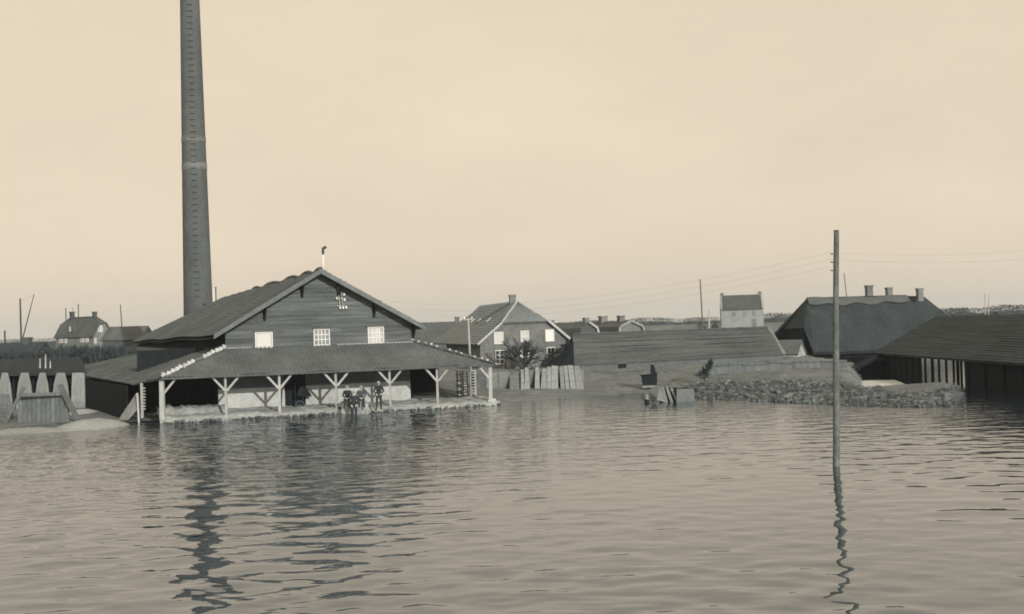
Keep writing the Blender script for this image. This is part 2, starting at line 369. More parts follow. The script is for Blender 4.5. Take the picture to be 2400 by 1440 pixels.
for i in range(9):                        # near boards of the dark side wall
    a, b = VG + i * .5 + .01, VG + i * .5 + .49
    f = lambda v: lerp(gl, ulr, (v - VG) / (VB - .5 - VG)) - .03
    MB().hexa([HF.pt(f(a), a, ZT - .25), HF.pt(f(a) + .03, a, ZT - .25), HF.pt(f(b) + .03, b, ZT - .25), HF.pt(f(b), b, ZT - .25),
               HF.pt(f(a), a, roof_z(gl) - .02), HF.pt(f(a) + .03, a, roof_z(gl) - .02), HF.pt(f(b) + .03, b, roof_z(gl) - .02), HF.pt(f(b), b, roof_z(gl) - .02)]).build('plank', M['tar'], sw)
# main roof: left slope with a wavy ridge
A, B = HF.pt(vl[0], VV, ZEL), HF.pt(rearL[0], VB, rearL[2])
D_, C_ = HF.pt(UA, VV, ZR), HF.pt(UA, VB, ZR)
def sag(s, t):
    w = .5 + .5 * math.cos(2 * math.pi * (s * 8.2 + .35 * math.sin(s * 9)))
    return -(1 - w) ** 1.5 * .18 * t ** 1.5 * smooth(0, .04, s) - .12 * math.sin(math.pi * t) * math.sin(math.pi * min(1, s * 5)) - .05 * (1 - t) * math.sin(s * 16) * smooth(0, .05, s)
def Pm(s, t):
    p = lerp(lerp(A, B, s), lerp(D_, C_, s), t); p.z += sag(s, t); return p
mb = MB().grid(Pm, 132, 6); mb.grid(lambda s, t: Pm(s, t) - Vector((0, 0, .2)), 132, 6)
rs = mb.build('main_roof', M['tile_dark'], hall)
mb = MB(); tile_roof(mb, A, B, C_, D_, .27, .36, disp=lambda s, t: sag(s, min(t, 1)))
mb.build('roof_tile', M['tile_dark'], rs, kind='stuff')
mb = MB().grid(lambda s, t: lerp(lerp(HF.pt(vr[0], VV, ZER), HF.pt(vr[0], VB, ZER), s), lerp(D_, C_, s), t) + Vector((0, 0, sag(s, t) if t > .9 else 0)), 132, 4)
mb.slab([HF.pt(vr[0], VV, ZER - .04), HF.pt(vr[0], VB, ZER - .04), HF.pt(UA, VB, ZR - .5), HF.pt(UA, VV, ZR - .04)], .14)
mb.build('main_roof', M['tile_dark'], hall)
mb = MB(); tile_roof(mb, HF.pt(vr[0], VV, ZER), HF.pt(vr[0], VV + 6, ZER), HF.pt(UA, VV + 6, ZR), HF.pt(UA, VV, ZR), .27, .36, disp=lambda s, t: sag(s * 6 / LEN, t))
mb.build('roof_tile', M['tile_dark'], rs, kind='stuff')
# ridge capping, near end as single tiles
rt = MB().tube((-.24, 0, 0), (.24, 0, 0), .14, .16, 7).mesh('ridge_tile', M['tile_dark'])
for i in range(70):
    s = (i * .5 + .25) / LEN; p = Pm(s, 1.0) + Vector((0, 0, .03))
    q = Pm(s + .01, 1.0); d = (q - p).normalized()
    place(rt, 'ridge_tile', rs, Matrix.Translation(p) @ d.to_track_quat('X', 'Z').to_matrix().to_4x4())
# barge boards and their brackets
for (e, ze) in ((vl[0], ZEL), (vr[0], ZER)):
    MB().prism([HF.pt(UA, VV - .05, ZR + .06), HF.pt(e, VV - .05, ze + .06), HF.pt(e, VV - .05, ze - .24), HF.pt(UA, VV - .05, ZR - .26)], HF.V * .05).build('barge_board', M['barge'], hall)
for px, py in ((620, 742), (708, 690), (793, 672), (876, 712), (968, 770)):
    u = HF.hit(px, py, v=VG - .1)[0]; zt = roof_z(u)
    mb = MB().beam(HF.pt(u, VV + .1, zt - .05), HF.pt(u, VG - .05, zt - .05), .16, .18)
    mb.beam(HF.pt(u, VG - .12, zt - .1), HF.pt(u, VG - .12, zt - .85), .13); mb.beam(HF.pt(u, VV + .3, zt - .12), HF.pt(u, VG - .1, zt - .75), .12)
    mb.build('bracket', M['tar'], hall)
# gable windows
def hall_window(px0, py0, px1, py1, cols, rows, pane, label=None):
    a = HF.hit(px0, py0, v=VG - .09); b = HF.hit(px1, py1, v=VG - .09); u0, u1, z0, z1 = a[0], b[0], b[2], a[2]
    fr = MB(); t = .07; v0, v1 = VG - .12, VG - .03
    for q in ((u0 - t, u1 + t, z1, z1 + t), (u0 - t, u1 + t, z0 - t, z0), (u0 - t, u0, z0, z1), (u1, u1 + t, z0, z1)): fr.box(HF, q[0], q[1], v0, v1, q[2], q[3])
    w = fr.build('window', M['white'], hall, label=label)
    pu, pz = (u1 - u0) / cols, (z1 - z0) / rows
    for i in range(cols):
        for j in range(rows):
            MB().box(HF, u0 + i * pu + .02, u0 + (i + 1) * pu - .02, VG - .085 + random.uniform(0, .01), VG - .06, z0 + j * pz + .02, z0 + (j + 1) * pz - .02).build('pane', pane, w)
    mu = MB()
    for i in range(1, cols): mu.box(HF, u0 + i * pu - .025, u0 + i * pu + .025, VG - .11, VG - .055, z0, z1)
    for j in range(1, rows): mu.box(HF, u0, u1, VG - .107, VG - .057, z0 + j * pz - .025, z0 + j * pz + .025)
    if cols > 1: mu.build('muntin', M['white'], w)
    MB().box(HF, u0 - .14, u1 + .14, VG - .24, VG - .06, z0 - t - .07, z0 - t - .004).build('sill', M['barge'], w)
    MB().box(HF, u0 - .12, u1 + .12, VG - .2, VG - .06, z1 + t + .004, z1 + t + .06).build('drip_board', M['plank'], w)
    return w
hall_window(600, 781, 637, 813, 1, 1, M['white'], 'blank white window opening without glazing bars')
hall_window(737, 774, 771, 807, 4, 3, M['glass'], 'twelve pane window with grey glass')
hall_window(864, 769, 898, 802, 4, 3, M['glass_pale'], 'twelve pane window with pale glass')
# insulator rack on the gable
u0, _, zb = HF.hit(797, 722, v=VG - .2); rk = MB()
rk.beam(HF.pt(u0 - .1, VG - .2, zb + 1.35), HF.pt(u0, VG - .2, zb), .05); rk.beam(HF.pt(u0 + .13, VG - .2, zb + 1.0), HF.pt(u0 + .2, VG - .2, zb), .05)
rk.beam(HF.pt(u0 - .2, VG - .16, zb + .12), HF.pt(u0 + .42, VG - .16, zb + .12), .05); rk.beam(HF.pt(u0 - .25, VG - .16, zb + .6), HF.pt(u0 + .4, VG - .16, zb + .6), .05)
rk = rk.build('insulator_rack', M['post'], hall)
zb_ins = zb; u_ins = u0
ins = MB().tube((0, 0, -.07), (0, 0, .03), .055, .075, 8).tube((0, 0, .03), (0, 0, .09), .05, .03, 8).mesh('insulator', M['porcelain'])
for du, dz in ((0, 0), (.2, 0), (.4, .02), (-.2, .62), (.3, .5), (.28, .85)):
    place(ins, 'insulator', rk, Matrix.Translation(HF.pt(u0 + du, VG - .24, zb + dz)))
# stove pipe at the ridge
b = HF.hit(757, 640, v=VG + .6); t = HF.hit(757, 596, v=VG + .6); t2 = HF.hit(757, 582, v=VG + .6)
sp = MB().tube(HF.pt(b[0], VG + .6, ZR - .4), HF.pt(t[0], VG + .6, t[2]), .075, .07, 10).build('stove_pipe', M['white'], hall, smooth=True)
MB().tube(HF.pt(t[0], VG + .6, t[2] - .02), HF.pt(t2[0], VG + .6, t2[2]), .085, .085, 10).tube(HF.pt(t2[0] - .04, VG + .6, t2[2] - .05), HF.pt(t2[0] + .2, VG + .6, t2[2] + .08), .085, .1, 10).build('cowl', M['iron'], sp)
# front lean-to roof
FE = [HF.pt(UL, VE, ZE), HF.pt(UR, VE, ZE), HF.pt(gr, VG - .02, ZT), HF.pt(gl, VG - .02, ZT)]
lt = MB().slab(FE, .1).build('lean_to_roof', M['tile'], hall)
def keepf(p):
    q = p - HF.o; u, v = q.dot(HF.U), q.dot(HF.V); t = (v - VE) / (VG - VE)
    return lerp(UL, gl, t) - .05 < u < lerp(UR, gr, t) + .05
mb = MB(); tile_roof(mb, HF.pt(UL, VE, ZE), HF.pt(UR, VE, ZE), HF.pt(UR, VG - .02, ZT), HF.pt(UL, VG - .02, ZT), .25, .33, keep=keepf,
                     disp=lambda s, t: .05 * math.sin(s * 31) * (1 - t) - .06 * math.sin(math.pi * t))
mb.build('roof_tile', M['tile'], lt, kind='stuff')
# right hip slope (mostly turned away)
mb = MB().slab([HF.pt(UR, VE, ZE - .01), HF.pt(UR, 26, ZE - .01), HF.pt(gr, 26, ZT - .01), HF.pt(gr, VG, ZT - .01)], .1)
mb.build('lean_to_roof', M['tile'], hall)
mb = MB(); tile_roof(mb, HF.pt(UR, VE, ZE), HF.pt(UR, 8, ZE), HF.pt(gr, 8, ZT), HF.pt(gr, VE, ZT), .25, .33,
                     keep=lambda p: (p - HF.o).dot(HF.V) > VE + (VG - VE) * (UR - (p - HF.o).dot(HF.U)) / (UR - gr) - .1)
mb.build('roof_tile', M['tile'], lt, kind='stuff')
# left aisle: wide roof falling to a low plank wall
An = U(300, 984, 72.3); Bn = U(200, 960, 85.5)
An.z = Bn.z = 0
adir = (Bn - An).normalized(); Cn = An + adir * 40
ea = U(313, 903, 72.0); eb = ea + adir * 42; eb.z = ea.z + .35
vm = U(341, 894, 70.6)
hb = HF.pt(UL, VE, ZE); tf = HF.pt(gl, VG - .02, ZT); tr = HF.pt(ulr, VB - 1, ZT)
la = MB().slab([hb, vm, tf], .08).slab([vm, ea, tf], .08)
la.grid(lambda s, t: lerp(lerp(ea, eb, s), lerp(tf, tr, s), t) - Vector((0, 0, .02)), 30, 3)
la = la.build('lean_to_roof', M['tile_dark'], hall)
mb = MB(); tile_roof(mb, ea, eb, tr, tf, .28, .36)
tile_roof(mb, vm, ea, tf + (ea - tf) * .01, tf, .28, .36); tile_roof(mb, hb, vm, tf + (vm - tf) * .01, tf, .28, .36)
mb.build('roof_tile', M['tile_dark'], la, kind='stuff')
MB().beam(vm + Vector((0, 0, .03)), ea + Vector((0, 0, .03)), .2, .08).build('verge_board', M['barge'], hall)
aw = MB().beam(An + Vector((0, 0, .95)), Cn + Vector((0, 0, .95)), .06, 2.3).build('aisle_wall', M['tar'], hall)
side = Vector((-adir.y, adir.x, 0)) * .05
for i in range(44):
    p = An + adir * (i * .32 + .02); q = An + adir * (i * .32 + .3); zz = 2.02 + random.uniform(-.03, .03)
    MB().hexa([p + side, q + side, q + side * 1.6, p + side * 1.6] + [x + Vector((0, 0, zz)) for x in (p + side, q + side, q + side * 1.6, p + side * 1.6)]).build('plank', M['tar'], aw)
# hip tiles, limewashed
htm = MB().tube((-.11, 0, -.04), (.11, 0, .05), .06, .16, 8).mesh('hip_tile', M['hip'])
htd = MB().tube((-.2, 0, 0), (.2, 0, 0), .085, .12, 7).mesh('hip_tile', M['tile'])
mort = MB().lump((0, 0, 0), .105, (1, 1.1, .8), .2, 7, 4).mesh('mortar', M['hip'])
for (p, q, n) in ((hb, tf, 16), (HF.pt(UR, VE, ZE), HF.pt(gr, VG - .02, ZT), 13)):
    d = (q - p).normalized(); rot = d.to_track_quat('X', 'Z').to_matrix().to_4x4()
    for i in range(n):
        c = lerp(p, q, (i + .5) / n) + Vector((random.uniform(-.03, .03), 0, .1 + random.uniform(-.02, .03))); me_ = htm
        if n == 13 or i in (8, 9): me_ = htd
        place(me_, 'hip_tile', lt, Matrix.Translation(c) @ rot @ Matrix.Rotation(random.uniform(-.15, .15), 4, 'Y'))
        if n == 13 and i not in (3, 7):
            place(mort, 'mortar', lt, Matrix.Translation(c + d * .26 + Vector((random.uniform(-.05, .05), -.06, .06))) @ Matrix.Scale(random.uniform(.8, 1.2), 4))
# pale flashing where the lean-to meets the gable
for p0, p1 in (((526, 817), (590, 814)), ((790, 808), (862, 805)), ((900, 804), (968, 801))):
    a = HF.hit(*p0, v=VG - .1)[0]; b = HF.hit(*p1, v=VG - .1)[0]
    MB().box(HF, a, b, VG - .16, VG - .05, ZT - .02, ZT + .07).build('flashing', M['mat'], hall)
# posts with Y braces
MB().beam(HF.pt(UL + .1, 0, ZE + .02), HF.pt(UR - .1, 0, ZE + .02), .13, .16).build('eave_beam', M['plank'], hall)
ends = [(380, .27), (530, .13), (655, .14), (789, .15), (915, .14), (1026, .15), (1150, .22)]
for i, (px, w) in enumerate(ends):
    u = HF.hit(px, 930, v=0)[0]; top = ZE - .05
    post = MB().beam(HF.pt(u, 0, -.25), HF.pt(u + random.uniform(-.03, .03), 0, top), w * 1.05, w, w1=w * .92).build('post', M['post'], hall)
    for sg in (-1, 1):
        if (i == 0 and sg < 0) or (i == 6 and sg > 0): continue
        zb = top - .86
        MB().beam(HF.pt(u + sg * w * .3, -.02, zb), HF.pt(u + sg * .78, -.02, top - .02), .11, .12).build('brace', M['post'], post)
    if i == 6: MB().box(HF, u - .25, u + .25, -.25, .25, -.3, .4).build('footing', M['loam'], post)
# the pale kiln wall behind the posts and black walls added to keep the aisles dark
ku0 = HF.hit(512, 930, v=VG)[0]; ku1 = HF.hit(962, 910, v=VG)[0]
MB().box(HF, ku0, ku1, VG, VG + .4, 0, 1.62).build('kiln_wall', M['plaster'], hall)
kb = MB().box(HF, ku0, ku1, VG + .03, VG + .4, 1.622, ZT - .3).build('boarded_wall', M['plank'], hall)  # dark boards from the eave shadow line up, deepening that shade in colour
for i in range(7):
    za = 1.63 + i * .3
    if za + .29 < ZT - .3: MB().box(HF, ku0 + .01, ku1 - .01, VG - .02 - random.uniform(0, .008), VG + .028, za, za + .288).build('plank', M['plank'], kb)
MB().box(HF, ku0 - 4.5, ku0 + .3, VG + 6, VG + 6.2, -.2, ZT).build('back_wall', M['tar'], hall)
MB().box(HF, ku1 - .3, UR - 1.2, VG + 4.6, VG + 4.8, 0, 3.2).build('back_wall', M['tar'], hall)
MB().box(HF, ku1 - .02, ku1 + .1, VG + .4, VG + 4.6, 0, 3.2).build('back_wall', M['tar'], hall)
# doorway in the kiln wall
d0 = HF.hit(668, 930, v=VG)[0]; d1 = HF.hit(716, 930, v=VG)[0]
dr = MB().box(HF, d0, d1, VG - .04, VG - .003, .35, 2.9).build('door', M['tar'], hall)
for i in range(5):
    a = lerp(d0, d1, i / 5); b = lerp(d0, d1, (i + 1) / 5)
    MB().box(HF, a + .01, b - .01, VG - .075 - random.uniform(0, .01), VG - .042, .38, 2.85).build('plank', M['tar'], dr)
# loam floor sloping into the water
def bank(s, t):
    u = lerp(UL - .1, UR + .4, s); v = lerp(-1.3, VG + .1, t)
    z = -.25 + .55 * float(smooth(-1.2, .2, v)) + .10 * float(smooth(.2, 3.2, v))
    z += .10 * mnoise.noise(Vector((u * 1.3, v * 1.3, 0))) + .05 * mnoise.noise(Vector((u * 4, v * 4, 3)))
    if v > 1: z += .05 * max(0, mnoise.noise(Vector((u * .9, 7, v * .5)))) + (.45 * float(smooth(1.2, 2.2, v)) * (.6 + .7 * abs(mnoise.noise(Vector((u * 2.5, 0, 0))))) if u < ku0 + .4 else 0)
    return HF.pt(u, v, z)
tag(MB().grid(bank, 150, 30).build('bank', M['loam'], smooth=True), kind='structure')

mb = MB()
for i in range(260):                      # stones and broken tiles along the washed edge of the bank
    u = random.uniform(UL, UR + .3); v = -.75 + random.gauss(0, .16); mb.lump(HF.pt(u, v, .02 + random.uniform(-.05, .08)), random.choice((.04, .05, .07, .1)), (1.3, 1, .8), .4, 5, 3)
tag(mb.build('stones', M['clod']), 'dark stones and broken tiles along the washed edge of the pale bank', kind='stuff')
# ------------------------------------------------------------------ factory chimney
cb = U(464, 700, 134); cx = U(464, 700, 134).x; cy = 134
def crad(z): return lerp(1.72, 1.02, (z) / 46)
ctop = 52
ch = thing('factory_chimney', 'very tall tapering brick factory chimney rising behind the dark hall roof', 'chimney', (cx, cy, 1))
LEAN = (U(445, 10, 134) - U(464, 700, 134)); LEAN = LEAN.x / LEAN.z
def cax(z): return Vector((cx + (z - cb.z) * LEAN, cy, z))
mb = MB(); n = 40; zs = [0] + list(np.linspace(1, ctop, 60)); rings = []
for z in zs: rings.append([cax(z) + Vector((crad(z) * math.cos(2 * math.pi * i / n), crad(z) * math.sin(2 * math.pi * i / n), 0)) for i in range(n)])
vs = [p for r in rings for p in r]
mb.add(vs, [(j * n + i, j * n + (i + 1) % n, (j + 1) * n + (i + 1) % n, (j + 1) * n + i) for j in range(len(zs) - 1) for i in range(n)])
mb.build('shaft', M['chimney'], ch, smooth=True)
def band(py0, py1, flip):
    z0, z1 = U(455, py1, 134).z, U(455, py0, 134).z
    mb = MB(); k = 56
    for i in range(k):                    # toothed course of pale bricks
        a0, a1 = 2 * math.pi * i / k, 2 * math.pi * (i + 1) / k
        for (za, zb, on) in ((z0, lerp(z0, z1, .3), flip and i % 2), (lerp(z0, z1, .3), lerp(z0, z1, .7), True), (lerp(z0, z1, .7), z1, (not flip) and i % 2)):
            if not on: continue
            ps = []
            for z in (za, zb):
                r = crad(z); c = cax(z)
                for a, rr in ((a0, r - .05), (a1, r - .05), (a1, r + .035), (a0, r + .035)): ps.append(c + Vector((rr * math.cos(a), rr * math.sin(a), 0)))
            mb.hexa([ps[i] for i in (0, 1, 2, 3, 4, 5, 6, 7)])
    mb.build('pale_band', M['band'], ch)
band(321, 340, False); band(377, 400, True)
MB().tube(cax(ctop - 1.6), cax(ctop), crad(ctop) + .25, crad(ctop) + .3, 32).build('crown', M['chimney'], ch)
ang = -math.pi / 2 + .22
rg = MB().beam((-.28, 0, 0), (.28, 0, 0), .055).beam((-.26, 0, 0), (-.26, .16, 0), .04).beam((.26, 0, 0), (.26, .16, 0), .04).mesh('rung', M['iron'])
z = 9.4
while z < ctop - 2:
    c = cax(z); r = crad(z) + .12
    place(rg, 'rung', ch, Matrix.Translation(c + Vector((r * math.cos(ang), r * math.sin(ang), 0))) @ Matrix.Rotation(ang + math.pi / 2, 4, 'Z')); z += .68
# thin pale and dark pipes beside the chimney foot
for px, h, mt, lab in ((501, 675, M['white'], 'short pale vent pipe at the foot of the factory chimney'), (506, 676, M['iron'], 'short dark vent pipe beside the pale one at the chimney foot')):
    p = U(px, 705, 128); q = U(px - .4, h, 128)
    pp = thing('vent_pipe', lab, 'pipe', (p.x, p.y, 1)); MB().tube(Vector((p.x, p.y, 1)), q, .07, .06, 8).build('pipe', mt, pp)
    MB().tube(q, q + Vector((0, 0, .12)), .1, .1, 8).build('cap', mt, pp)

# ------------------------------------------------------------------ generic houses
def poly_house(root, fr, prof, zb, L, wall, roof, ov=.3, th=.16, tile=None, v0=0):
    # prof: (u, z) from left eave over the ridge to right eave; gable at v0
    pw = [(u, z - .1) for u, z in prof]
    ins = [(pw[0][0] + ov, pw[0][1])] + pw[1:-1] + [(pw[-1][0] - ov, pw[-1][1])]
    MB().prism([fr.pt(ins[0][0], v0, zb)] + [fr.pt(u, v0, z) for u, z in ins] + [fr.pt(ins[-1][0], v0, zb)], fr.V * L).build('wall', wall, root)
    r = MB()
    for (ua, za), (ub, zc) in zip(prof[:-1], prof[1:]): r.slab([fr.pt(ua, v0 - ov, za), fr.pt(ua, v0 + L + ov, za), fr.pt(ub, v0 + L + ov, zc), fr.pt(ub, v0 - ov, zc)], th)
    r = r.build('roof', roof, root)
    if tile:
        mb = MB()
        for (ua, za), (ub, zc) in zip(prof[:-1], prof[1:]):
            if za > zc: (ua, za), (ub, zc) = (ub, zc), (ua, za)
            tile_roof(mb, fr.pt(ua, v0 - ov, za), fr.pt(ua, v0 + L + ov, za), fr.pt(ub, v0 + L + ov, zc), fr.pt(ub, v0 - ov, zc), *tile)
        mb.build('roof_tile', roof, r, kind='stuff')
    return r
def stack(parent, fr, u, v, z0, z1, w, mt, name='chimney'):
    MB().box(fr, u - w / 2, u + w / 2, v - w / 2, v + w / 2, z0, z1 - .2).box(fr, u - w * .58, u + w * .58, v - w * .58, v + w * .58, z1 - .2, z1).build(name, mt, parent)
def fwindow(root, fr, px0, py0, px1, py1, v, frame, pane, cols=1, rows=1, t=.06, u=None, label=None):
    a = fr.hit(px0, py0, v=v - .05); b = fr.hit(px1, py1, v=v - .05); u0, u1, z0, z1 = a[0], b[0], b[2], a[2]
    f = MB()
    for q in ((u0 - t, u1 + t, z1, z1 + t), (u0 - t, u1 + t, z0 - t, z0), (u0 - t, u0, z0, z1), (u1, u1 + t, z0, z1)): f.box(fr, q[0], q[1], v - .09, v - .003, q[2], q[3])
    for i in range(1, cols): f.box(fr, lerp(u0, u1, i / cols) - .03, lerp(u0, u1, i / cols) + .03, v - .08, v - .004, z0, z1)
    for j in range(1, rows): f.box(fr, u0, u1, v - .077, v - .005, lerp(z0, z1, j / rows) - .03, lerp(z0, z1, j / rows) + .03)
    w = f.build('window', frame, root, label=label)
    MB().box(fr, u0, u1, v - .05, v - .007, z0, z1).build('pane', pane, w)
    return w

# ---- the farmhouse with a half-hipped gable, centre
fh = U(1228, 858, 110)
HH = Frame((fh.x, fh.y), 12)
house = thing('brick_house', 'brick house with half hipped gable, white shuttered upper windows and one ridge chimney', 'house', (fh.x, fh.y, 1.0))
hl = HH.hit(1119, 808, v=-.3); hr = HH.hit(1336, 795, v=-.3); HLp = HH.hit(1176, 757, v=-.3); HRp = HH.hit(1285, 752, v=-.3)
s_ = 1.9; ra = HH.hit(1212, 707, v=s_); L = HH.hit(1126, 718, u=ra[0])[1]; L = min(max(L, 10), 20)
uw0, uw1 = hl[0] + .3, hr[0] - .35
zrr = ra[2]; hz = .5 * (HLp[2] + HRp[2])
MB().prism([HH.pt(uw0, 0, .3), HH.pt(uw1, 0, .3), HH.pt(uw1, 0, hr[2]), HH.pt(HRp[0] - .1, 0, hz - .1), HH.pt(HLp[0] + .1, 0, hz - .1), HH.pt(uw0, 0, hl[2])], HH.V * L).build('wall', M['brick'], house)
r = MB(); eav = hl[0] - .9; zev = hl[2] - .5
r.slab([HH.pt(hl[0], -.3, hl[2]), HH.pt(HLp[0], -.3, HLp[2]), HH.pt(ra[0], s_, zrr), HH.pt(ra[0], L, zrr), HH.pt(eav, L + 4, hl[2])], .15)
r.slab([HH.pt(hr[0], -.3, hr[2]), HH.pt(hr[0], L, hr[2]), HH.pt(ra[0], L, zrr), HH.pt(ra[0], s_, zrr), HH.pt(HRp[0], -.3, HRp[2])], .15)
r.slab([HH.pt(HLp[0], -.32, HLp[2]), HH.pt(HRp[0], -.32, HRp[2]), HH.pt(ra[0], s_, zrr)], .15)
hroof = r.build('roof', M['tile_pale'], house)
mb = MB()
tile_roof(mb, HH.pt(hl[0], -.3, hl[2]), HH.pt(hl[0], L + 1, hl[2]), HH.pt(ra[0], L + 1, zrr), HH.pt(ra[0], -.3, zrr), .26, .34,
          keep=lambda p: (p - HH.o).dot(HH.V) > -.4 + 2.2 * max(0, p.z - hz) / (zrr - hz))
tile_roof(mb, HH.pt(HLp[0], -.32, hz), HH.pt(HRp[0], -.32, hz), HH.pt(ra[0] + .1, s_, zrr), HH.pt(ra[0] - .1, s_, zrr), .26, .34)
mb.build('roof_tile', M['tile_pale'], hroof, kind='stuff')
MB().beam(HH.pt(hl[0], -.36, hl[2] + .02), HH.pt(HLp[0], -.36, HLp[2] + .02), .16, .16).beam(HH.pt(HLp[0], -.36, HLp[2] + .04), HH.pt(ra[0], s_ - .05, zrr + .04), .16, .1).build('verge_board', M['plaster'], house)
MB().beam(HH.pt(hr[0], -.36, hr[2] + .02), HH.pt(HRp[0], -.36, HRp[2] + .02), .16, .2).beam(HH.pt(HRp[0], -.36, HRp[2] + .04), HH.pt(ra[0], s_ - .05, zrr + .04), .12, .1).build('verge_board', M['plaster'], house)
cc = HH.hit(1201, 700, v=s_ + 1.5); ct = HH.hit(1201, 691, v=s_ + 1.5)
stack(hroof, HH, cc[0], s_ + 1.5, zrr - .6, ct[2], .55, M['brick'])
for i, px in enumerate((1093, 1108, 1123, 1146)):   # small rooflights, propped open
    zz = HH.hit(px, 752, u=hl[0] + .9); a = HH.pt(lerp(hl[0], ra[0], .55), 1, 0)
    f = .55; c = HH.pt(lerp(hl[0], ra[0], f), HH.hit(px, 752, u=lerp(hl[0], ra[0], f))[1], lerp(hl[2], zrr, f) + .12)
    MB().beam(c - HH.U * .25 - Vector((0, 0, .15)), c + HH.U * .2 + Vector((0, 0, .2)), .3, .05).build('rooflight', M['white'], hroof)
for q, fm, pm, c_, r_ in (((1159, 780, 1179, 805), M['white'], M['white'], 1, 1), ((1221, 777, 1239, 800), M['white'], M['glass_pale'], 2, 2), ((1279, 774, 1298, 799), M['white'], M['white'], 1, 1),
                     ((1162, 823, 1181, 852), M['white'], M['glass_dark'], 2, 3), ((1221, 818, 1238, 838), M['white'], M['glass_pale'], 1, 1), ((1283, 816, 1300, 842), M['white'], M['glass_dark'], 2, 2)):
    fwindow(house, HH, *q, 0, fm, pm, c_, r_)
# bare bush in front of the house
def bare_tree(name, label, base, h, spread, n0, mt, seed, cat='tree', fan=.5, group=None):
    rnd = random.Random(seed); root = thing(name, label, cat, base, group); tr_, cr_ = MB(), MB()
    base = Vector(base)
    def grow(mb, p, d, l, r, lev):
        q = p + d * l; mb.tube(p, q, r, r * .7, 4 if lev > 1 else 6, cap=False)
        if lev >= 5: return
        for i in range(3 if lev < 4 else 4):
            nd = (d + Vector((rnd.gauss(0, fan), rnd.gauss(0, fan), rnd.gauss(.08, fan * .7)))).normalized()
            grow(cr_, p.lerp(q, rnd.uniform(.55, 1)), nd, l * rnd.uniform(.6, .85), r * .62, lev + 1)
    for i in range(n0):
        d = Vector((rnd.gauss(0, spread), rnd.gauss(0, spread), 1)).normalized()
        grow(tr_, base + Vector((rnd.uniform(-.2, .2), rnd.uniform(-.2, .2), -.2)), d, h * .3, .03 * h, 1)
    tr_.build('trunk', mt, root); cr_.build('crown', mt, root); return root
b = U(1233, 858, 106); b.z = .9
bare_tree('bare_tree', 'leafless bushy tree against the gable of the half hipped brick house', b, 4.4, .28, 5, M['twig'], 3)

# ---- house roof behind, left of the brick house
p = U(1020, 800, 150); FB = Frame((p.x, p.y), 82)
bh = thing('farm_building', 'low dark tiled building with a small chimney between the hall and the brick house', 'building', (p.x, p.y, 1))
zr_ = U(1030, 756, 150).z
poly_house(bh, FB, [(-4, 2.4), (0, zr_), (4, 2.4)], .8, 12, M['brick_dark'], M['tile'], tile=(.3, .38), v0=-7.5)
q = FB.hit(1071, 750, u=0); stack(bh, FB, 0, q[1], zr_ - .3, FB.hit(1071, 743, u=0)[2], .5, M['brick'])

# ---- telegraph poles
def pole(px, py0, py1, D, r, label, zb=None, mt=None, group=None, lean=0):
    a = U(px, py1, D); t = U(px + lean, py0, D)
    if zb is not None: a = t + (a - t) * ((t.z - zb) / (t.z - a.z))
    root = thing('telegraph_pole', label, 'pole', a, group)
    MB().tube(a - Vector((0, 0, .3)), t, r * 1.15, r * .85, 9).build('shaft', mt or M['pole'], root, smooth=True)
    return root, t
hp, hpt = pole(1101, 745, 824, 96, .085, 'pale thin pole standing before the roof of the half hipped brick house', zb=.6, mt=M['post'], lean=-4)
MB().beam(hpt + Vector((-.35, 0, -.15)), hpt + Vector((.35, 0, -.15)), .08).build('crossarm', M['post'], hp)
for dx in (-.3, .3): place(ins, 'insulator', hp, Matrix.Translation(hpt + Vector((dx, 0, -.02))))

# ---- reed mats leaning on a brick clamp
cf = U(1250, 915, 87); CF = Frame((cf.x, cf.y), 12)
cl = thing('brick_clamp', 'long low pale clamp of stacked bricks behind the leaning reed mats', 'brick stack', (cf.x, cf.y, .1))
c0 = CF.hit(1108, 860, v=0)[0]; c1 = CF.hit(1368, 866, v=0)[0]
zt = 1.75
for i in range(9):
    a, b_ = lerp(c0, c1, i / 9), lerp(c0, c1, (i + 1) / 9); zz = zt + random.uniform(-.06, .06)
    mb = MB()
    for j in range(9): mb.box(CF, a + .012 + random.uniform(0, .02), b_ - .012, -.02 + random.uniform(-.02, .02), 1.4, .05 + j * (zz - .05) / 9, .05 + (j + .95) * (zz - .05) / 9)
    mb.build('brick_block', M['brick'] if i % 3 else M['clod'], cl)
panels = [(1194, 1218, 1194, 1218, 878, 926, .45), (1220, 1228, 1221, 1231, 866, 928, 1), (1229, 1239, 1231, 1243, 862, 928, 1), (1254, 1264, 1253, 1266, 862, 929, 1),
          (1270, 1283, 1266, 1281, 864, 929, 1), (1282, 1293, 1282, 1292, 860, 930, 1), (1292, 1309, 1293, 1308, 858, 930, 1), (1310, 1320, 1316, 1326, 859, 929, 1),
          (1320, 1330, 1328, 1337, 858, 929, 1), (1330, 1344, 1339, 1352, 857, 928, 1), (1344, 1358, 1352, 1372, 858, 926, 1)]
desc = ['short dark reed mat at the left end of the leaning row', 'narrow pale reed mat right beside the short dark one', 'pale reed mat just left of the black gap in the row', 'pale reed mat just right of the black gap in the row',
        'reed mat with a low top, second right of the black gap', 'upright reed mat near the middle of the leaning row', 'widest upright reed mat in the middle of the row', 'first reed mat slanting to the right in the row',
        'second reed mat slanting to the right in the row', 'slanting reed mat next to the right end of the row', 'broad slanting reed mat at the right end of the row']
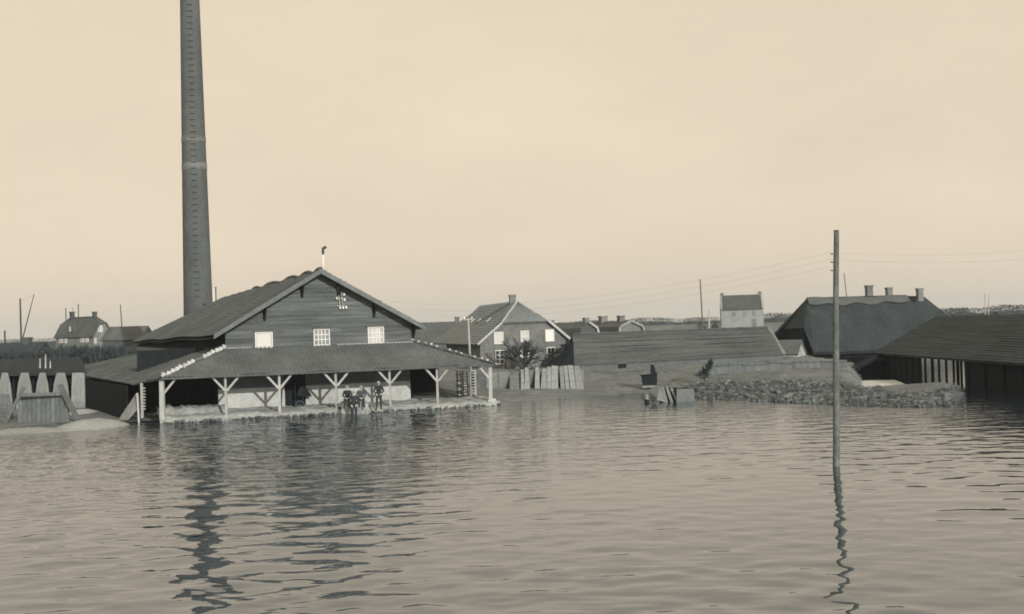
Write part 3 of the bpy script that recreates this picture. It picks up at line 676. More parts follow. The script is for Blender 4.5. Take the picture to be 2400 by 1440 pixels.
for i, ((t0, t1, b0, b1, ty, by, br), ds) in enumerate(zip(panels, desc)):
    vb, vt = -1.25 - random.uniform(0, .15), -.06 - random.uniform(0, .06)
    pts = [CF.hitp(b0, by, v=vb), CF.hitp(b1, by, v=vb), CF.hitp(t1, ty + random.uniform(-1, 1), v=vt), CF.hitp(t0, ty + random.uniform(-1, 1), v=vt)]
    ctr = (pts[0] + pts[1]) / 2; o = thing('reed_mat', ds, 'reed mat', ctr, 'reed mats leaning on the brick clamp')
    bk_ = Vector((0, .55, 0)); tp_ = Vector((0, .16, .0)); ins_ = (pts[1] - pts[0]) * .06
    MB().hexa([pts[0], pts[1], pts[1] + bk_, pts[0] + bk_, pts[3] + ins_, pts[2] - ins_, pts[2] - ins_ + tp_, pts[3] + ins_ + tp_]).build('matting', M['mat'] if br == 1 else M['wood_grey'], o)
    for f in (.12, .5, .88): MB().beam(lerp(pts[0], pts[3], f) + Vector((0, -.02, 0)), lerp(pts[1], pts[2], f) + Vector((0, -.02, 0)), .04, .03).build('batten', M['mat'], o)

# ---- long board-roofed drying shed
sh = U(1590, 845, 104); LF = Frame((sh.x, sh.y), 17)
shed = thing('drying_shed', 'long low drying shed whose board roof reaches almost to the ground', 'shed', (sh.x, sh.y, 1))
VR = 4.8
e0 = LF.hit(1345, 857, v=0); e1 = LF.hit(1838, 832, v=0); t0 = LF.hit(1342, 786, v=VR); t1 = LF.hit(1801, 769, v=VR)
ez, tz = .5 * (e0[2] + e1[2]), .5 * (t0[2] + t1[2]); ua, ub = e0[0], e1[0]
def lp(s, t): return LF.pt(lerp(lerp(e0[0], t0[0], t), lerp(e1[0], t1[0], t), s), VR * t, lerp(lerp(e0[2], e1[2], s), lerp(t0[2], t1[2], s), t))
sr = MB().slab([lp(0, 0), lp(1, 0), lp(1, 1), lp(0, 1)], .1)
sr.slab([lp(0, 1), lp(1, 1), LF.pt(t1[0], VR * 2, ez), LF.pt(t0[0], VR * 2, ez)], .1)
sr = sr.build('roof', M['board_roof'], shed)
N = 17
for i in range(N):
    w_ = [0] + [lerp(k_, k_ + .24, random.random()) for k_ in (.12, .37, .62)] + [1]
    for s0, s1 in zip(w_[:-1], w_[1:]):
        j = random.uniform(-.006, .006); ta, tb = i / N, (i + 1.15) / N; n = Vector((0, -.4, .9)).normalized()
        g = lambda s, t, h: lp(s, min(t, 1.01)) + n * h - Vector((0, 0, .07 * math.sin(s * 17) * math.sin(3 * t)))
        MB().hexa([g(s0, ta, .03), g(s1, ta, .03 + j), g(s1, tb, .004), g(s0, tb, .004), g(s0, ta, .085), g(s1, ta, .085 + j), g(s1, tb, .03), g(s0, tb, .03)]).build('roof_board', M['board_roof'], sr)
mb = MB()
for i in range(60): mb.beam(lp(i / 60, 1) + Vector((0, 0, .1 + random.uniform(-.02, .03))), lp((i + .96) / 60, 1) + Vector((0, 0, .1 + random.uniform(-.02, .03))), .26, .12)
mb.build('ridge_cap', M['tile_dark'], shed)
MB().prism([lp(0, .02) - Vector((0, 0, .1)), lp(0, .98) - Vector((0, 0, .12)), LF.pt(t0[0] + .05, VR, .6), LF.pt(e0[0] + .05, 0, .6)], LF.U * .1).prism([lp(1, .02) - LF.U * .4 - Vector((0, 0, .1)), lp(1, .98) - LF.U * .4 - Vector((0, 0, .12)), LF.pt(t1[0] - .4, VR, .6), LF.pt(e1[0] - .4, 0, .6)], LF.U * .1).build('end_wall', M['tar'], shed)
MB().beam(lp(1, 0) + Vector((0, 0, .06)), lp(1, 1) + Vector((0, 0, .06)), .3, .12).build('verge_board', M['mat'], shed)
MB().prism([LF.pt(ua + .1, .03, .3), LF.pt(ub - .1, .03, .3), LF.pt(ub - .1, .06, e1[2] - .06), LF.pt(ua + .1, .06, e0[2] - .06)], LF.V * .2).build('low_wall', M['board_roof'], shed)
# timber trestle at its left end
tp = U(1325, 857, 101); tr_ = thing('timber_trestle', 'dark timber trestle with slanting struts at the left end of the long drying shed', 'trestle', (tp.x, tp.y, tp.z))
TD = 101
MB().hexa([U(1323, 857, TD), U(1346, 857, TD), U(1346, 857, TD + 1.2), U(1323, 857, TD + 1.2), U(1331, 800, TD), U(1344, 800, TD), U(1344, 800, TD + 1.2), U(1331, 800, TD + 1.2)]).build('end_frame', M['tar'], tr_)
for a, b_, w in (((1268, 855), (1334, 802), .2), ((1313, 810), (1338, 806), .14), ((1290, 828), (1334, 824), .16), ((1282, 846), (1334, 826), .16), ((1263, 845), (1300, 847), .1)):
    MB().beam(U(*a, TD - .4), U(*b_, TD - .2), w).build('strut', M['tar'], tr_)
MB().prism([U(1272, 858, TD - .1), U(1326, 858, TD - .1), U(1330, 828, TD - .1), U(1300, 842, TD - .1)], Vector((0, .8, 0))).build('infill_board', M['tar'], tr_)

# ---- row houses behind the shed
def gambrel(name, label, px0, px1, pyr, pyb, pye, D, deg, L, stacks, wall, roofm, trim, cat='house', full=True):
    c = U((px0 + px1) / 2, pye, D); fr = Frame((c.x, c.y), deg); root = thing(name, label, cat, (c.x, c.y, 1))
    a = fr.hit(px0, pye, v=0); e = fr.hit(px1, pye, v=0); hw = (e[0] - a[0]) / 2; mid = (e[0] + a[0]) / 2
    zr = fr.hit((px0 + px1) / 2, pyr, v=0)[2]; zb2 = fr.hit(px0, pyb, v=0)[2]; ze = min(a[2], e[2])
    prof = [(mid - hw, ze - .4), (mid - hw * .82, zb2), (mid, zr), (mid + hw * .82, zb2), (mid + hw, ze - .4)]
    r_ = poly_house(root, fr, prof, .8, L, wall, roofm)
    t = MB()
    for p, q in zip(prof[:-1], prof[1:]): t.beam(fr.pt(p[0], -.38, p[1] - .02), fr.pt(q[0], -.38, q[1] - .02), .14, .34) if full or p[0] >= mid - .01 else None
    t.build('verge_board', trim, root)
    for px, py, w in stacks:
        v = fr.hit(px, py, u=mid)[1]; v = min(max(v, .6), L - .5)
        stack(r_, fr, mid, v, zr - .4, fr.hit(px, py, v=v)[2], w, M['brick'])
    return root, fr
gambrel('row_house', 'gambrel roofed house with a broad pale gable right of its darker twin', 1446, 1510, 752, 766, 784, 185, 24, 15, [(1455, 740, .9), (1413, 741, 1.1)], M['brick'], M['tile_dark'], M['mat'])
gambrel('row_house', 'dark gambrel roofed house left of the broad pale gable', 1356, 1402, 755, 770, 786, 178, 28, 9, [(1375, 745, .7)], M['brick_dark'], M['tile_dark'], M['loam'], full=False)
p = U(1322, 790, 200); FS = Frame((p.x, p.y), 40)
o = thing('small_house', 'small roof with a stub chimney peeping out right of the half hipped house', 'house', (p.x, p.y, 1))
r_ = poly_house(o, FS, [(-3, U(1322, 783, 200).z), (0, U(1322, 757, 200).z), (3, U(1322, 783, 200).z)], .8, 7, M['brick_pale'], M['tile_dark']); stack(r_, FS, 0, 3, U(1322, 760, 200).z, U(1322, 750, 200).z, .6, M['brick'])
p = U(1500, 772, 215); FS = Frame((p.x, p.y), 75)
o = thing('far_cottage', 'far cottage behind the pale gambrel gable with only ridge and chimney showing', 'house', (p.x, p.y, 1))
r_ = poly_house(o, FS, [(-3.5, 3.0), (0, U(1500, 757, 215).z), (3.5, 3.0)], .8, 11, M['brick_dark'], M['tile']); stack(r_, FS, 0, FS.hit(1500, 750, u=0)[1], 5, U(1500, 745, 215).z, .5, M['brick'])

# ---- tall pale house with two gable chimneys
p = U(1741, 768, 210); FW = Frame((p.x, p.y), -8)
wh = thing('pale_house', 'tall pale house with a chimney on each gable standing alone beyond the long shed', 'house', (p.x, p.y, 1))
a = FW.hit(1690, 728, v=0); e = FW.hit(1789, 723, v=0); zr = FW.hit(1740, 695, v=3)[2]; ze = .5 * (a[2] + e[2])
FWr = Frame(FW.pt(a[0], 3, 0)[:2], FW.deg + 90)   # ridge across the picture
Lw = e[0] - a[0]
mb = MB().prism([FW.pt(a[0], 0, .5), FW.pt(a[0], 0, ze), FW.pt(a[0], 3, zr + .15), FW.pt(a[0], 6, ze), FW.pt(a[0], 6, .5)], FW.U * Lw); mb.build('wall', M['brick_pale'], wh)
r_ = MB().slab([FW.pt(a[0] + .25, -.2, ze - .05), FW.pt(e[0] - .25, -.2, ze - .05), FW.pt(e[0] - .25, 3, zr + .2), FW.pt(a[0] + .25, 3, zr + .2)], .1).slab([FW.pt(a[0] + .25, 6.2, ze - .05), FW.pt(e[0] - .25, 6.2, ze - .05), FW.pt(e[0] - .25, 3, zr + .2), FW.pt(a[0] + .25, 3, zr + .2)], .1).build('roof', M['tile'], wh)
mb = MB(); tile_roof(mb, FW.pt(a[0] + .25, -.2, ze - .02), FW.pt(e[0] - .25, -.2, ze - .02), FW.pt(e[0] - .25, 3, zr + .22), FW.pt(a[0] + .25, 3, zr + .22), .3, .36); mb.build('roof_tile', M['tile'], r_, kind='stuff')
stack(wh, FW, a[0] + .35, 3, zr - .4, FW.hit(1694, 687, v=3)[2], .55, M['brick']); stack(wh, FW, e[0] - .35, 3, zr - .4, FW.hit(1787, 683, v=3)[2], .55, M['brick'])
for e_, s in ((a[0] + .1, 1), (e[0] - .1, 1)): MB().beam(FW.pt(e_, -.25, ze + .08), FW.pt(e_, 3, zr + .35), .3, .16).build('verge_board', M['brick_pale'], wh)
for q in ((1716, 733, 1724, 742), (1742, 732, 1749, 741), (1764, 730, 1770, 739), (1763, 748, 1772, 764)): fwindow(wh, FW, *q, 0, M['brick_pale'], M['glass'], 1, 2)
# field barn stub and bushes left of it
for px, w, lab in ((1645, 22, 'dark round bush behind the long shed ridge, left of the pale house mast'), (1676, 14, 'dark clipped bush close to the left wall of the tall pale house')):
    p = U(px, 768, 200); o = thing('bush', lab, 'bush', (p.x, p.y, 1), 'bushes beside the pale house'); f = MB(); rnd = random.Random(px)
    for i in range(900):
        t = rnd.random() * 6.28; q = rnd.random() ** .5; c = Vector((p.x + q * math.cos(t) * w * .045, p.y + q * math.sin(t) * 1.0, 1 + rnd.random() * (U(px, 750, 200).z - 1) * (1 - .3 * q)))
        d = Vector((rnd.gauss(0, 1), rnd.gauss(0, 1), rnd.gauss(0, 1))).normalized() * .16; e2 = Vector((rnd.gauss(0, 1), rnd.gauss(0, 1), rnd.gauss(0, 1))).normalized() * .12
        f.add([c - d, c + d, c + e2], [(0, 1, 2)])
    f.build('foliage', M['scrub'], o); MB().tube((p.x, p.y, .6), (p.x, p.y, 2.2), .12, .08, 6).build('stem', M['twig'], o)

# ---- masts
m1, m1t = pole(1647, 655, 768, 190, .12, 'tall thin mast rising left of the tall pale house', zb=1, lean=-6)
m2, m2t = pole(1662, 727, 768, 195, .14, 'short post between two bushes near the tall pale house', zb=1, mt=M['post'])
m3, m3t = pole(1987, 640, 720, 170, .07, 'thin leaning mast behind the thatched barn ridge', zb=1, lean=-9)
hf = U(2313, 735, 160)
hfm = thing('double_pole', 'pale double pole with a crossbar on the far dike at the right', 'pole', (hf.x, hf.y, 1))
for dx in (-5, 5): MB().tube(U(2313 + dx * .6, 760, 160), U(2313 + dx, 690, 160), .07, .06, 6).build('shaft', M['post'], hfm)
MB().beam(U(2306, 691, 160), U(2320, 691, 160), .1).build('crossarm', M['post'], hfm)

# ---- thatched barn on the right
tb = U(1960, 826, 121); BF = Frame((tb.x, tb.y), 6)
barn = thing('thatched_barn', 'large dark thatched barn with a hipped left end and pale ridge behind the near pole', 'barn', (tb.x, tb.y, 1.2))
VRB = 5.2
el = BF.hit(1906, 826, v=0); rl = BF.hit(1890, 704, v=VRB); rr_ = BF.hit(2114, 691, v=VRB)
zrb = .5 * (rl[2] + rr_[2]); zeb = el[2]; ur = BF.hit(2213, 740, v=0)[0]
hipL = BF.hit(1884, 769, v=2.2); hipR = BF.hit(1829, 772, v=8.5)
def thick(polys, th=.35):
    mb = MB()
    for p in polys: mb.slab(p, th)
    return mb
def curved(a, b, c, d, bulge, nu=14, nv=8):
    a, b, c, d = map(Vector, (a, b, c, d)); n = (b - a).cross(d - a).normalized(); n = n if n.z > 0 else -n
    return lambda s, t: lerp(lerp(a, b, s), lerp(d, c, s), t) + n * (bulge * math.sin(math.pi * min(1, t)) * .6 + .16 * mnoise.noise(Vector((s * 7, t * 4, 0))))
e_l = BF.pt(el[0], 0, zeb); e_r = BF.pt(ur, 0, zeb); r_l = BF.pt(rl[0], VRB, zrb); r_r = BF.pt(rr_[0] + .5, VRB, zrb)
hA = BF.pt(hipL[0], hipL[1], hipL[2]); hB = BF.pt(hipR[0], hipR[1], hipR[2])
mb = MB()
f1 = curved(e_l, e_r, r_r, r_l, .6); mb.grid(f1, 30, 12)
mb.grid(lambda s, t: f1(s, t) + Vector((0, .25, -.3)), 30, 4); mb.grid(lambda s, t: lerp(f1(s, 0), f1(s, 0) + Vector((0, .25, -.3)), t), 30, 1)
mb.add([e_l, hA, r_l, *[f1(0, k / 12) for k in range(1, 12)]], [(1, 0, 3), *[(1, k, k + 1) for k in range(3, 13)], (1, 13, 2)])
mb.slab([hA, hB, r_l], .35)
rear_e = BF.pt(el[0] - 2.5, VRB * 2, zeb)
mb.slab([r_l, r_r, BF.pt(ur, VRB * 2, zeb), rear_e], .3)
mb.build('roof', M['thatch'], barn, smooth=False)
mb = MB().grid(lambda s, t: lerp(r_l, r_r, s) + Vector((0, -1.0, -.75)) * t * (1 + .15 * math.sin(s * 23)) + Vector((0, -.05, .16 + .12 * math.sin(3.14 * t) - .1 * math.sin(math.pi * s) + .05 * math.sin(s * 17))), 40, 3).grid(lambda s, t: lerp(r_l, r_r, s) + Vector((0, .8, -.6)) * t + Vector((0, -.05, .12)), 40, 1)
mb.build('ridge_thatch', M['thatch_pale'], barn)
gwl = BF.pt(hipR[0] + .4, hipR[1] - .3, 1.0); gwr = BF.pt(hipL[0] + .2, hipL[1] + .3, 1.0); h_ = hipL[2] - 1.1
MB().prism([gwl, gwr, gwr + Vector((0, 0, h_)), gwl + Vector((0, 0, h_))], Vector((.3, .1, 0))).build('end_wall', M['tar'], barn)
MB().box(BF, el[0] + .5, ur - .3, .9, 1.1, .8, zeb + .5).build('side_wall', M['tar'], barn)
# little pale outhouse roof by the barn
p = U(1878, 828, 113); OF = Frame((p.x, p.y), 60)
oh = thing('outhouse', 'small outhouse with a pale pitched roof under the left end of the thatched barn', 'outhouse', (p.x, p.y, 1.1))
poly_house(oh, OF, [(-1.5, U(1878, 829, 113).z), (0, U(1885, 796, 113).z), (1.5, U(1878, 829, 113).z)], .9, 2.2, M['loam'], M['board_roof'], ov=.1)
# farmhouse behind the barn
p = U(2120, 770, 140); FF = Frame((p.x, p.y), 8)
fm = thing('farmhouse', 'dark roofed farmhouse with three chimneys behind the thatched barn', 'house', (p.x, p.y, 1.2))
xa = FF.hit(2000, 700, v=5)[0]; xb = FF.hit(2164, 694, v=5)[0]; zf = FF.hit(2130, 695, v=5)[2]
r_ = MB().slab([FF.pt(xa, 0, 3), FF.pt(xb + 2.6, 0, 3), FF.pt(xb, 5, zf), FF.pt(xa, 5, zf)], .2).slab([FF.pt(xa, 10, 3), FF.pt(xb + 2.6, 10, 3), FF.pt(xb, 5, zf), FF.pt(xa, 5, zf)], .2)
r_.slab([FF.pt(xb + 2.6, 0, 3), FF.pt(xb + 2.6, 10, 3), FF.pt(xb, 5, zf)], .2); fr_ = r_.build('roof', M['thatch'], fm)
MB().box(FF, xa + .3, xb + 2.1, .4, 9.6, .8, 3).build('wall', M['brick_dark'], fm)
for px, py, pb, w in ((2037, 669, 692, .72), (2084, 674, 690, .66), (2156, 676, 697, .66)):
    a = FF.hit(px, py, v=4.5); stack(fr_, FF, a[0], 4.6, zf - .9, a[2], w, M['brick'])
f = FF.hitp(2108, 694, v=-1); g = FF.hitp(2149, 694, v=-1); k = FF.hitp(2138, 726, v=-1.6)
MB().slab([f, g, k], .15).build('lean_to_roof', M['tar'], fm)  # dark triangle painting in the shade of the roof valley
# ---- long black shed at the right edge
bs = (30.0, 80.0)
bk = thing('black_shed', 'long black open shed with broad dark roof in the water at right edge', 'shed', (30, 80, 0))
X0, X1, X2, YA, YB, ZEB = 29.6, 35.0, 41.2, 52.0, 98.5, 1.9
zrk = 4.75
rk_ = MB().slab([(X0, YA, ZEB), (X0, YB, ZEB), (X1, YB, zrk), (X1, YA, zrk)], .15).slab([(X2, YA, ZEB), (X2, YB, ZEB), (X1, YB, zrk), (X1, YA, zrk)], .15).build('roof', M['tar_roof'], bk)
N = 20
for i in range(N):                        # lapped roof boards on the side in view
    for y0 in np.arange(YA, YB - .2, 5.2):
        y1 = min(y0 + 5.18, YB); ta, tb_ = i / N, (i + 1.1) / N; g = lambda t, h: (lerp(X0, X1, t) - .47 * h, lerp(ZEB, zrk, t) + .88 * h); j = random.uniform(-.01, .01)
        q = [g(ta, .02), g(tb_, .003), g(tb_, .02), g(ta, .045 + j)]
        MB().prism([(a, y0, b_) for a, b_ in q], (0, y1 - y0, 0)).build('roof_board', M['tar_roof'], rk_)
for y in list(np.arange(YA + 1, 80, 2.9)) + list(np.arange(80.2, YB, 1.4)):
    MB().beam((X0 + .4, y, -.4), (X0 + .4, y, ZEB + .05), .2 if y < 80 else .13).build('post', M['tar'], bk)
WF = Frame((0, 0), 0)
MB().box(WF, X0 + .45, X0 + .55, YA, 79.8, -.4, ZEB).build('side_wall', M['tar'], bk)
MB().box(WF, X0 + .45, X0 + .55, 88.4, YB, -.4, ZEB).build('side_wall', M['tar'], bk)
MB().box(WF, X2 - .5, X2 - .4, YA, YB, -.4, ZEB).build('side_wall', M['tar'], bk)
for x in np.linspace(X0 + .6, X2 - .6, 6): MB().beam((x, YB - .3, -.4), (x, YB - .3, ZEB + .1), .2).build('post', M['tar'], bk)
MB().prism([(X0 + .4, YB - .2, ZEB - .1), (X2 - .4, YB - .2, ZEB - .1), (X1, YB - .2, zrk - .15)], (0, .1, 0)).build('end_wall', M['tar'], bk)
# dark low wing left of the black shed
wg = thing('tarred_hut', 'low tarred hut with a slanting dark roof left of the long black shed', 'hut', U(2020, 885, 97))
MB().hexa([U(2000, 886, 96), U(2066, 886, 96), U(2066, 886, 101), U(2000, 886, 101), U(1976, 870, 96), U(2066, 846, 96), U(2066, 846, 101), U(1976, 870, 101)]).build('wall', M['tar'], wg)
MB().hexa([U(1972, 871, 95.6), U(2072, 848, 95.6), U(2072, 842, 101), U(1980, 866, 101), U(1976, 866, 95.6), U(2046, 833, 95.6), U(2072, 831, 101), U(1986, 862, 101)]).build('roof', M['tar'], wg)

# ---- clods and tufts on the right bank
mb = MB(); mb2 = MB()
for i in range(15000):
    px = random.uniform(1600, 2250); D = random.uniform(63, 84)
    x = (px - 1200) / FPX * D; s = float(np.interp(x / D, ST, SD))
    d = D - s
    lim = 9.0 - 4.2 * smooth(1900, 2200, px) + 1.5 * mnoise.noise(Vector((x * .5, D * .5, 0)))
    if d < -.4 or d > lim or random.random() < .35 + .5 * mnoise.noise(Vector((x * .9, D * .6, 4))): continue
    z = float(ground_h(np.array(x), np.array(D)))
    if random.random() < .85:
        r0 = random.choice((.04, .05, .07, .09, .11, .14, .2)); tgt = mb if random.random() < .65 else mb2
        tgt.lump((x, D, max(z, -.05) + r0 * random.uniform(0, .4)), r0, (random.uniform(.8, 1.5), 1, random.uniform(.6, 1.1)), .5, 5, 3)
    else:
        for k_ in range(4):
            h_ = random.uniform(.12, .4); c = Vector((x + random.gauss(0, .1), D + random.gauss(0, .1), max(z, -.05)))
            e2 = Vector((random.uniform(.015, .04), random.uniform(-.03, .03), 0)); mb.add([c - e2, c + e2, c + Vector((random.gauss(0, .1), random.gauss(0, .1), h_))], [(0, 1, 2)])
tag(mb2.build('pale_clods', M['clod_pale']), 'pale broken brick lumps strewn among the dark clods on the right bank', kind='stuff')
# short winter grass over the bank
mg = MB()
for i in range(9000):
    D = random.uniform(72, 116); px = random.uniform(1380, 2060); x = (px - 1200) / FPX * D; d = D - float(np.interp(x / D, ST, SD))
    if d < 1 or x > 27.5: continue
    if mnoise.noise(Vector((x * .35, D * .25, 9))) < .12: continue
    z = float(ground_h(np.array(x), np.array(D)))
    if z < .1: continue
    for k_ in range(3):
        c = Vector((x + random.gauss(0, .2), D + random.gauss(0, .2), z - .02)); e2 = Vector((random.uniform(.02, .05), random.uniform(-.03, .03), 0))
        mg.add([c - e2, c + e2, c + Vector((random.gauss(0, .08), random.gauss(0, .08), random.uniform(.04, .13)))], [(0, 1, 2)])
tag(mg.build('grass', M['ground']), 'short winter grass on the bank before the long shed', kind='stuff')
tag(mb.build('clay_clods', M['clod'], smooth=False), 'rough strip of clay clods and tufts along the right bank', kind='stuff')

def flat(s_, t):
    p = lerp(lerp(Wz(1978, 912, .1), Wz(2200, 915, .1), s_), lerp(Wz(2005, 886, .1), Wz(2105, 884, .1), s_), t)
    e = min(s_, 1 - s_, t, 1 - t); p.z = -.2 + .26 * float(smooth(0, .22, e)) + .03 * mnoise.noise(p * .8); return p
tag(MB().grid(flat, 26, 20).build('mud_flat', M['sand'], smooth=True), kind='structure')
tw = thing('terrace_wall', 'low grey terrace wall along the bank between the rubble strip and the thatched barn', 'wall', U(1800, 880, 92))
NP = 11
for i in range(NP):
    a, b_ = lerp(1648, 1986, i / NP), lerp(1648, 1986, (i + 1) / NP) - .6; Dw = lerp(91, 93, i / NP) + random.uniform(-.05, .05)
    p_ = U(a, 870, Dw); q_ = U(b_, 870, Dw + .15); zt_ = 1.5 + random.uniform(-.05, .05)
    MB().prism([Vector((p_.x, p_.y, .2)), Vector((q_.x, q_.y, .2)), Vector((q_.x, q_.y + .12, zt_)), Vector((p_.x, p_.y + .12, zt_))], Vector((0, .3, 0))).build('wall_panel', M['wood_grey'], tw)
    MB().beam(Vector((p_.x, p_.y + .22, zt_ + .04)), Vector((q_.x, q_.y + .22, zt_ + .04)), .42, .08).build('coping', M['wood_grey'], tw)
# ---- wrecked plank hut and black crates on the shore
ph = thing('plank_hut', 'collapsed low plank hut with slanting boards half sunk at the shore', 'hut', Wz(1580, 944, 0))
D = 74.0
for k_, (a, b_, c, d) in enumerate((((1540, 938), (1556, 942), (1550, 905), (1542, 904)), ((1556, 943), (1566, 944), (1556, 906), (1551, 905)), ((1572, 944), (1579, 945), (1566, 908), (1559, 907)), ((1586, 944), (1590, 944), (1577, 910), (1570, 909)))):
    MB().prism([U(*a, D), U(*b_, D), U(*c, D + .6), U(*d, D + .6)], Vector((0, .06, 0))).build('board', M['brick'], ph)
MB().prism([U(1586, 943, D), U(1629, 942, D + .4), U(1626, 912, D + .4), U(1586, 912, D)], Vector((0, .1, 0))).build('board', M['wood_grey'], ph)
MB().hexa([U(1545, 944, D + .8), U(1627, 944, D + .8), U(1627, 944, D + 2.4), U(1545, 944, D + 2.4), U(1545, 908, D + .8), U(1625, 914, D + .8), U(1625, 912, D + 2.4), U(1545, 906, D + 2.4)]).build('shell', M['tar'], ph)
MB().prism([U(1519, 915, D + .2), U(1545, 904, D + .2), U(1550, 906, D + .2), U(1538, 932, D + .2)], Vector((0, .4, 0))).build('board', M['wood_grey'], ph)
st = thing('stump', 'short round timber stump in the water left of the collapsed plank hut', 'stump', Wz(1516, 945, 0))
q = Wz(1516, 945, 0); MB().tube(q - Vector((0, 0, .4)), q + Vector((0, 0, .22)), .15, .14, 9).build('wood', M['tar'], st); MB().tube(q + Vector((0, 0, .22)), q + Vector((0, 0, .55)), .14, .12, 9).build('top', M['mat'], st)
bcD = 86
bc = thing('black_hut', 'small black tarred hut with narrow tall end behind the collapsed plank hut', 'hut', U(1522, 905, bcD))
MB().hexa([U(1506, 903, bcD), U(1540, 903, bcD), U(1540, 903, bcD + 1.4), U(1506, 903, bcD + 1.4), U(1502, 880, bcD), U(1540, 876, bcD), U(1540, 876, bcD + 1.4), U(1502, 880, bcD + 1.4)]).build('body', M['tar'], bc)
MB().hexa([U(1524, 876, bcD + .1), U(1539, 876, bcD + .1), U(1539, 876, bcD + 1), U(1524, 876, bcD + 1), U(1525, 855, bcD + .1), U(1532, 855, bcD + .1), U(1532, 855, bcD + 1), U(1525, 855, bcD + 1)]).build('tall_end', M['tar'], bc)
MB().hexa([U(1500, 882, bcD - .1), U(1541, 878, bcD - .1), U(1541, 878, bcD + 1.6), U(1500, 882, bcD + 1.6), U(1500, 879, bcD - .1), U(1541, 875, bcD - .1), U(1541, 875, bcD + 1.6), U(1500, 879, bcD + 1.6)]).build('lid', M['tar'], bc)
MB().prism([U(1506, 905, bcD - .05), U(1540, 904, bcD - .05), U(1540, 908, bcD - .3), U(1506, 910, bcD - .3)], Vector((0, .3, 0))).build('sill', M['mat'], bc)
bx = thing('dark_crate', 'dark open crate on the bank below the long board roof', 'crate', U(1457, 864, 97))
MB().hexa([U(1448, 864, 97), U(1468, 863, 97), U(1468, 863, 98), U(1448, 864, 98), U(1448, 853, 97), U(1469, 850, 97), U(1469, 850, 98), U(1448, 853, 98)]).build('body', M['tar'], bx)
MB().beam(U(1447, 853, 96.9), U(1470, 850, 96.9), .1, .08).build('rim', M['wood_grey'], bx)
# dark shrub on the bank
p = U(1650, 886, 86); sb = thing('dark_shrub', 'small dark ragged shrub leaning right on the grassy bank above the clods', 'shrub', p); f = MB(); rnd = random.Random(5)
for i in range(700):
    t = rnd.random(); c = lerp(p, U(1668, 848, 86), t) + Vector((rnd.gauss(-.1, .22) * (1.1 - t), rnd.gauss(0, .3), rnd.gauss(.05, .12)))
    d = Vector((rnd.gauss(0, 1), rnd.gauss(0, 1), rnd.gauss(0, 1))).normalized() * .09; e2 = Vector((rnd.gauss(0, 1), rnd.gauss(0, 1), rnd.gauss(0, 1))).normalized() * .1
    f.add([c - d, c + d, c + e2], [(0, 1, 2)])
f.build('foliage', M['scrub'], sb); MB().tube(p - Vector((0, 0, .2)), lerp(p, U(1668, 848, 86), .7), .05, .03, 5).build('stem', M['twig'], sb)

# ------------------------------------------------------------------ left side
# whitewashed tapering stacks
gaps = ((-40, -8), (-6, 29), (38, 77), (82, 117), (122, 163), (167, 200))
names = ['whitewashed tapering stack cut by the left picture edge', 'whitewashed tapering stack behind the plank screen, leftmost fully seen', 'whitewashed tapering stack above the left beam of the plank screen', 'whitewashed tapering stack above the middle of the plank screen',
         'broad whitewashed stack above the right beam of the plank screen', 'straight sided whitewashed stack touching the dark aisle wall of the hall']
for i, ((a, b_), nm) in enumerate(zip(gaps, names)):
    if i == 0: continue
    D = 85.0; k = 9 if i < 5 else 2
    o = thing('whitewashed_stack', nm, 'brick stack', U((a + b_) / 2, 960, D), 'whitewashed stacks under the dark roof')
    body = [U(a, 962, D), U(b_, 962, D), U(b_, 962, D + 1.6), U(a, 962, D + 1.6), U(a, 940, D), U(b_, 940, D), U(b_, 940, D + 1.6), U(a, 940, D + 1.6)]
    midr = [U(a + k * .45, 900, D + .05), U(b_ - k * .45, 900, D + .05), U(b_ - k * .45, 900, D + 1.55), U(a + k * .45, 900, D + 1.55)]
    MB().hexa(body).build('body', M['mat'], o)
    MB().hexa(body[4:] + midr).hexa(midr + [U(a + k * 1.2, 874, D + .2), U(b_ - k * 1.2, 874, D + .2), U(b_ - k * 1.2, 874, D + 1.4), U(a + k * 1.2, 874, D + 1.4)]).build('tapered_top', M['mat'], o)
o = thing('low_shed', 'long low dark shed roof above the whitewashed stacks at the left edge', 'shed', U(60, 960, 92))
mb = MB().slab([U(-120, 880, 88.2), U(203, 874, 88.2), U(190, 838, 94), U(-120, 846, 94)], .15).slab([U(-120, 846, 94), U(190, 838, 94), U(190, 868, 99), U(-120, 876, 99)], .15)
rf = mb.build('roof', M['tar_roof'], o)
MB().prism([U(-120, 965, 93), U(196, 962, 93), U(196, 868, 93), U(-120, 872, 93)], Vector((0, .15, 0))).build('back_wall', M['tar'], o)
for px in (-4, 33, 79, 119, 165): MB().beam(U(px, 962, 89), U(px, 880, 89), .18).build('post', M['tar'], o)
mb = MB(); tile_roof(mb, U(-120, 880, 88.2), U(203, 874, 88.2), U(190, 838, 94), U(-120, 846, 94), .3, .4); mb.build('roof_tile', M['tar_roof'], rf, kind='stuff')
for i, (px, y0, y1) in enumerate(((94, 842, 866), (107, 833, 866), (118, 848, 866))):
    o = thing('white_stake', ['left short white stake of three before the dark scrub', 'tall middle white stake of three before the dark scrub', 'right shortest white stake of three before the dark scrub'][i], 'stake', U(px, y1, 90), 'white stakes before the scrub')
    MB().beam(U(px, y1 + 3, 90), U(px, y0, 90), .11, .09, w1=.07).build('shaft', M['post'], o); MB().beam(U(px, y0 + 1, 90), U(px, y0 - 2, 90), .08, .08, w1=.03).build('tip', M['post'], o)
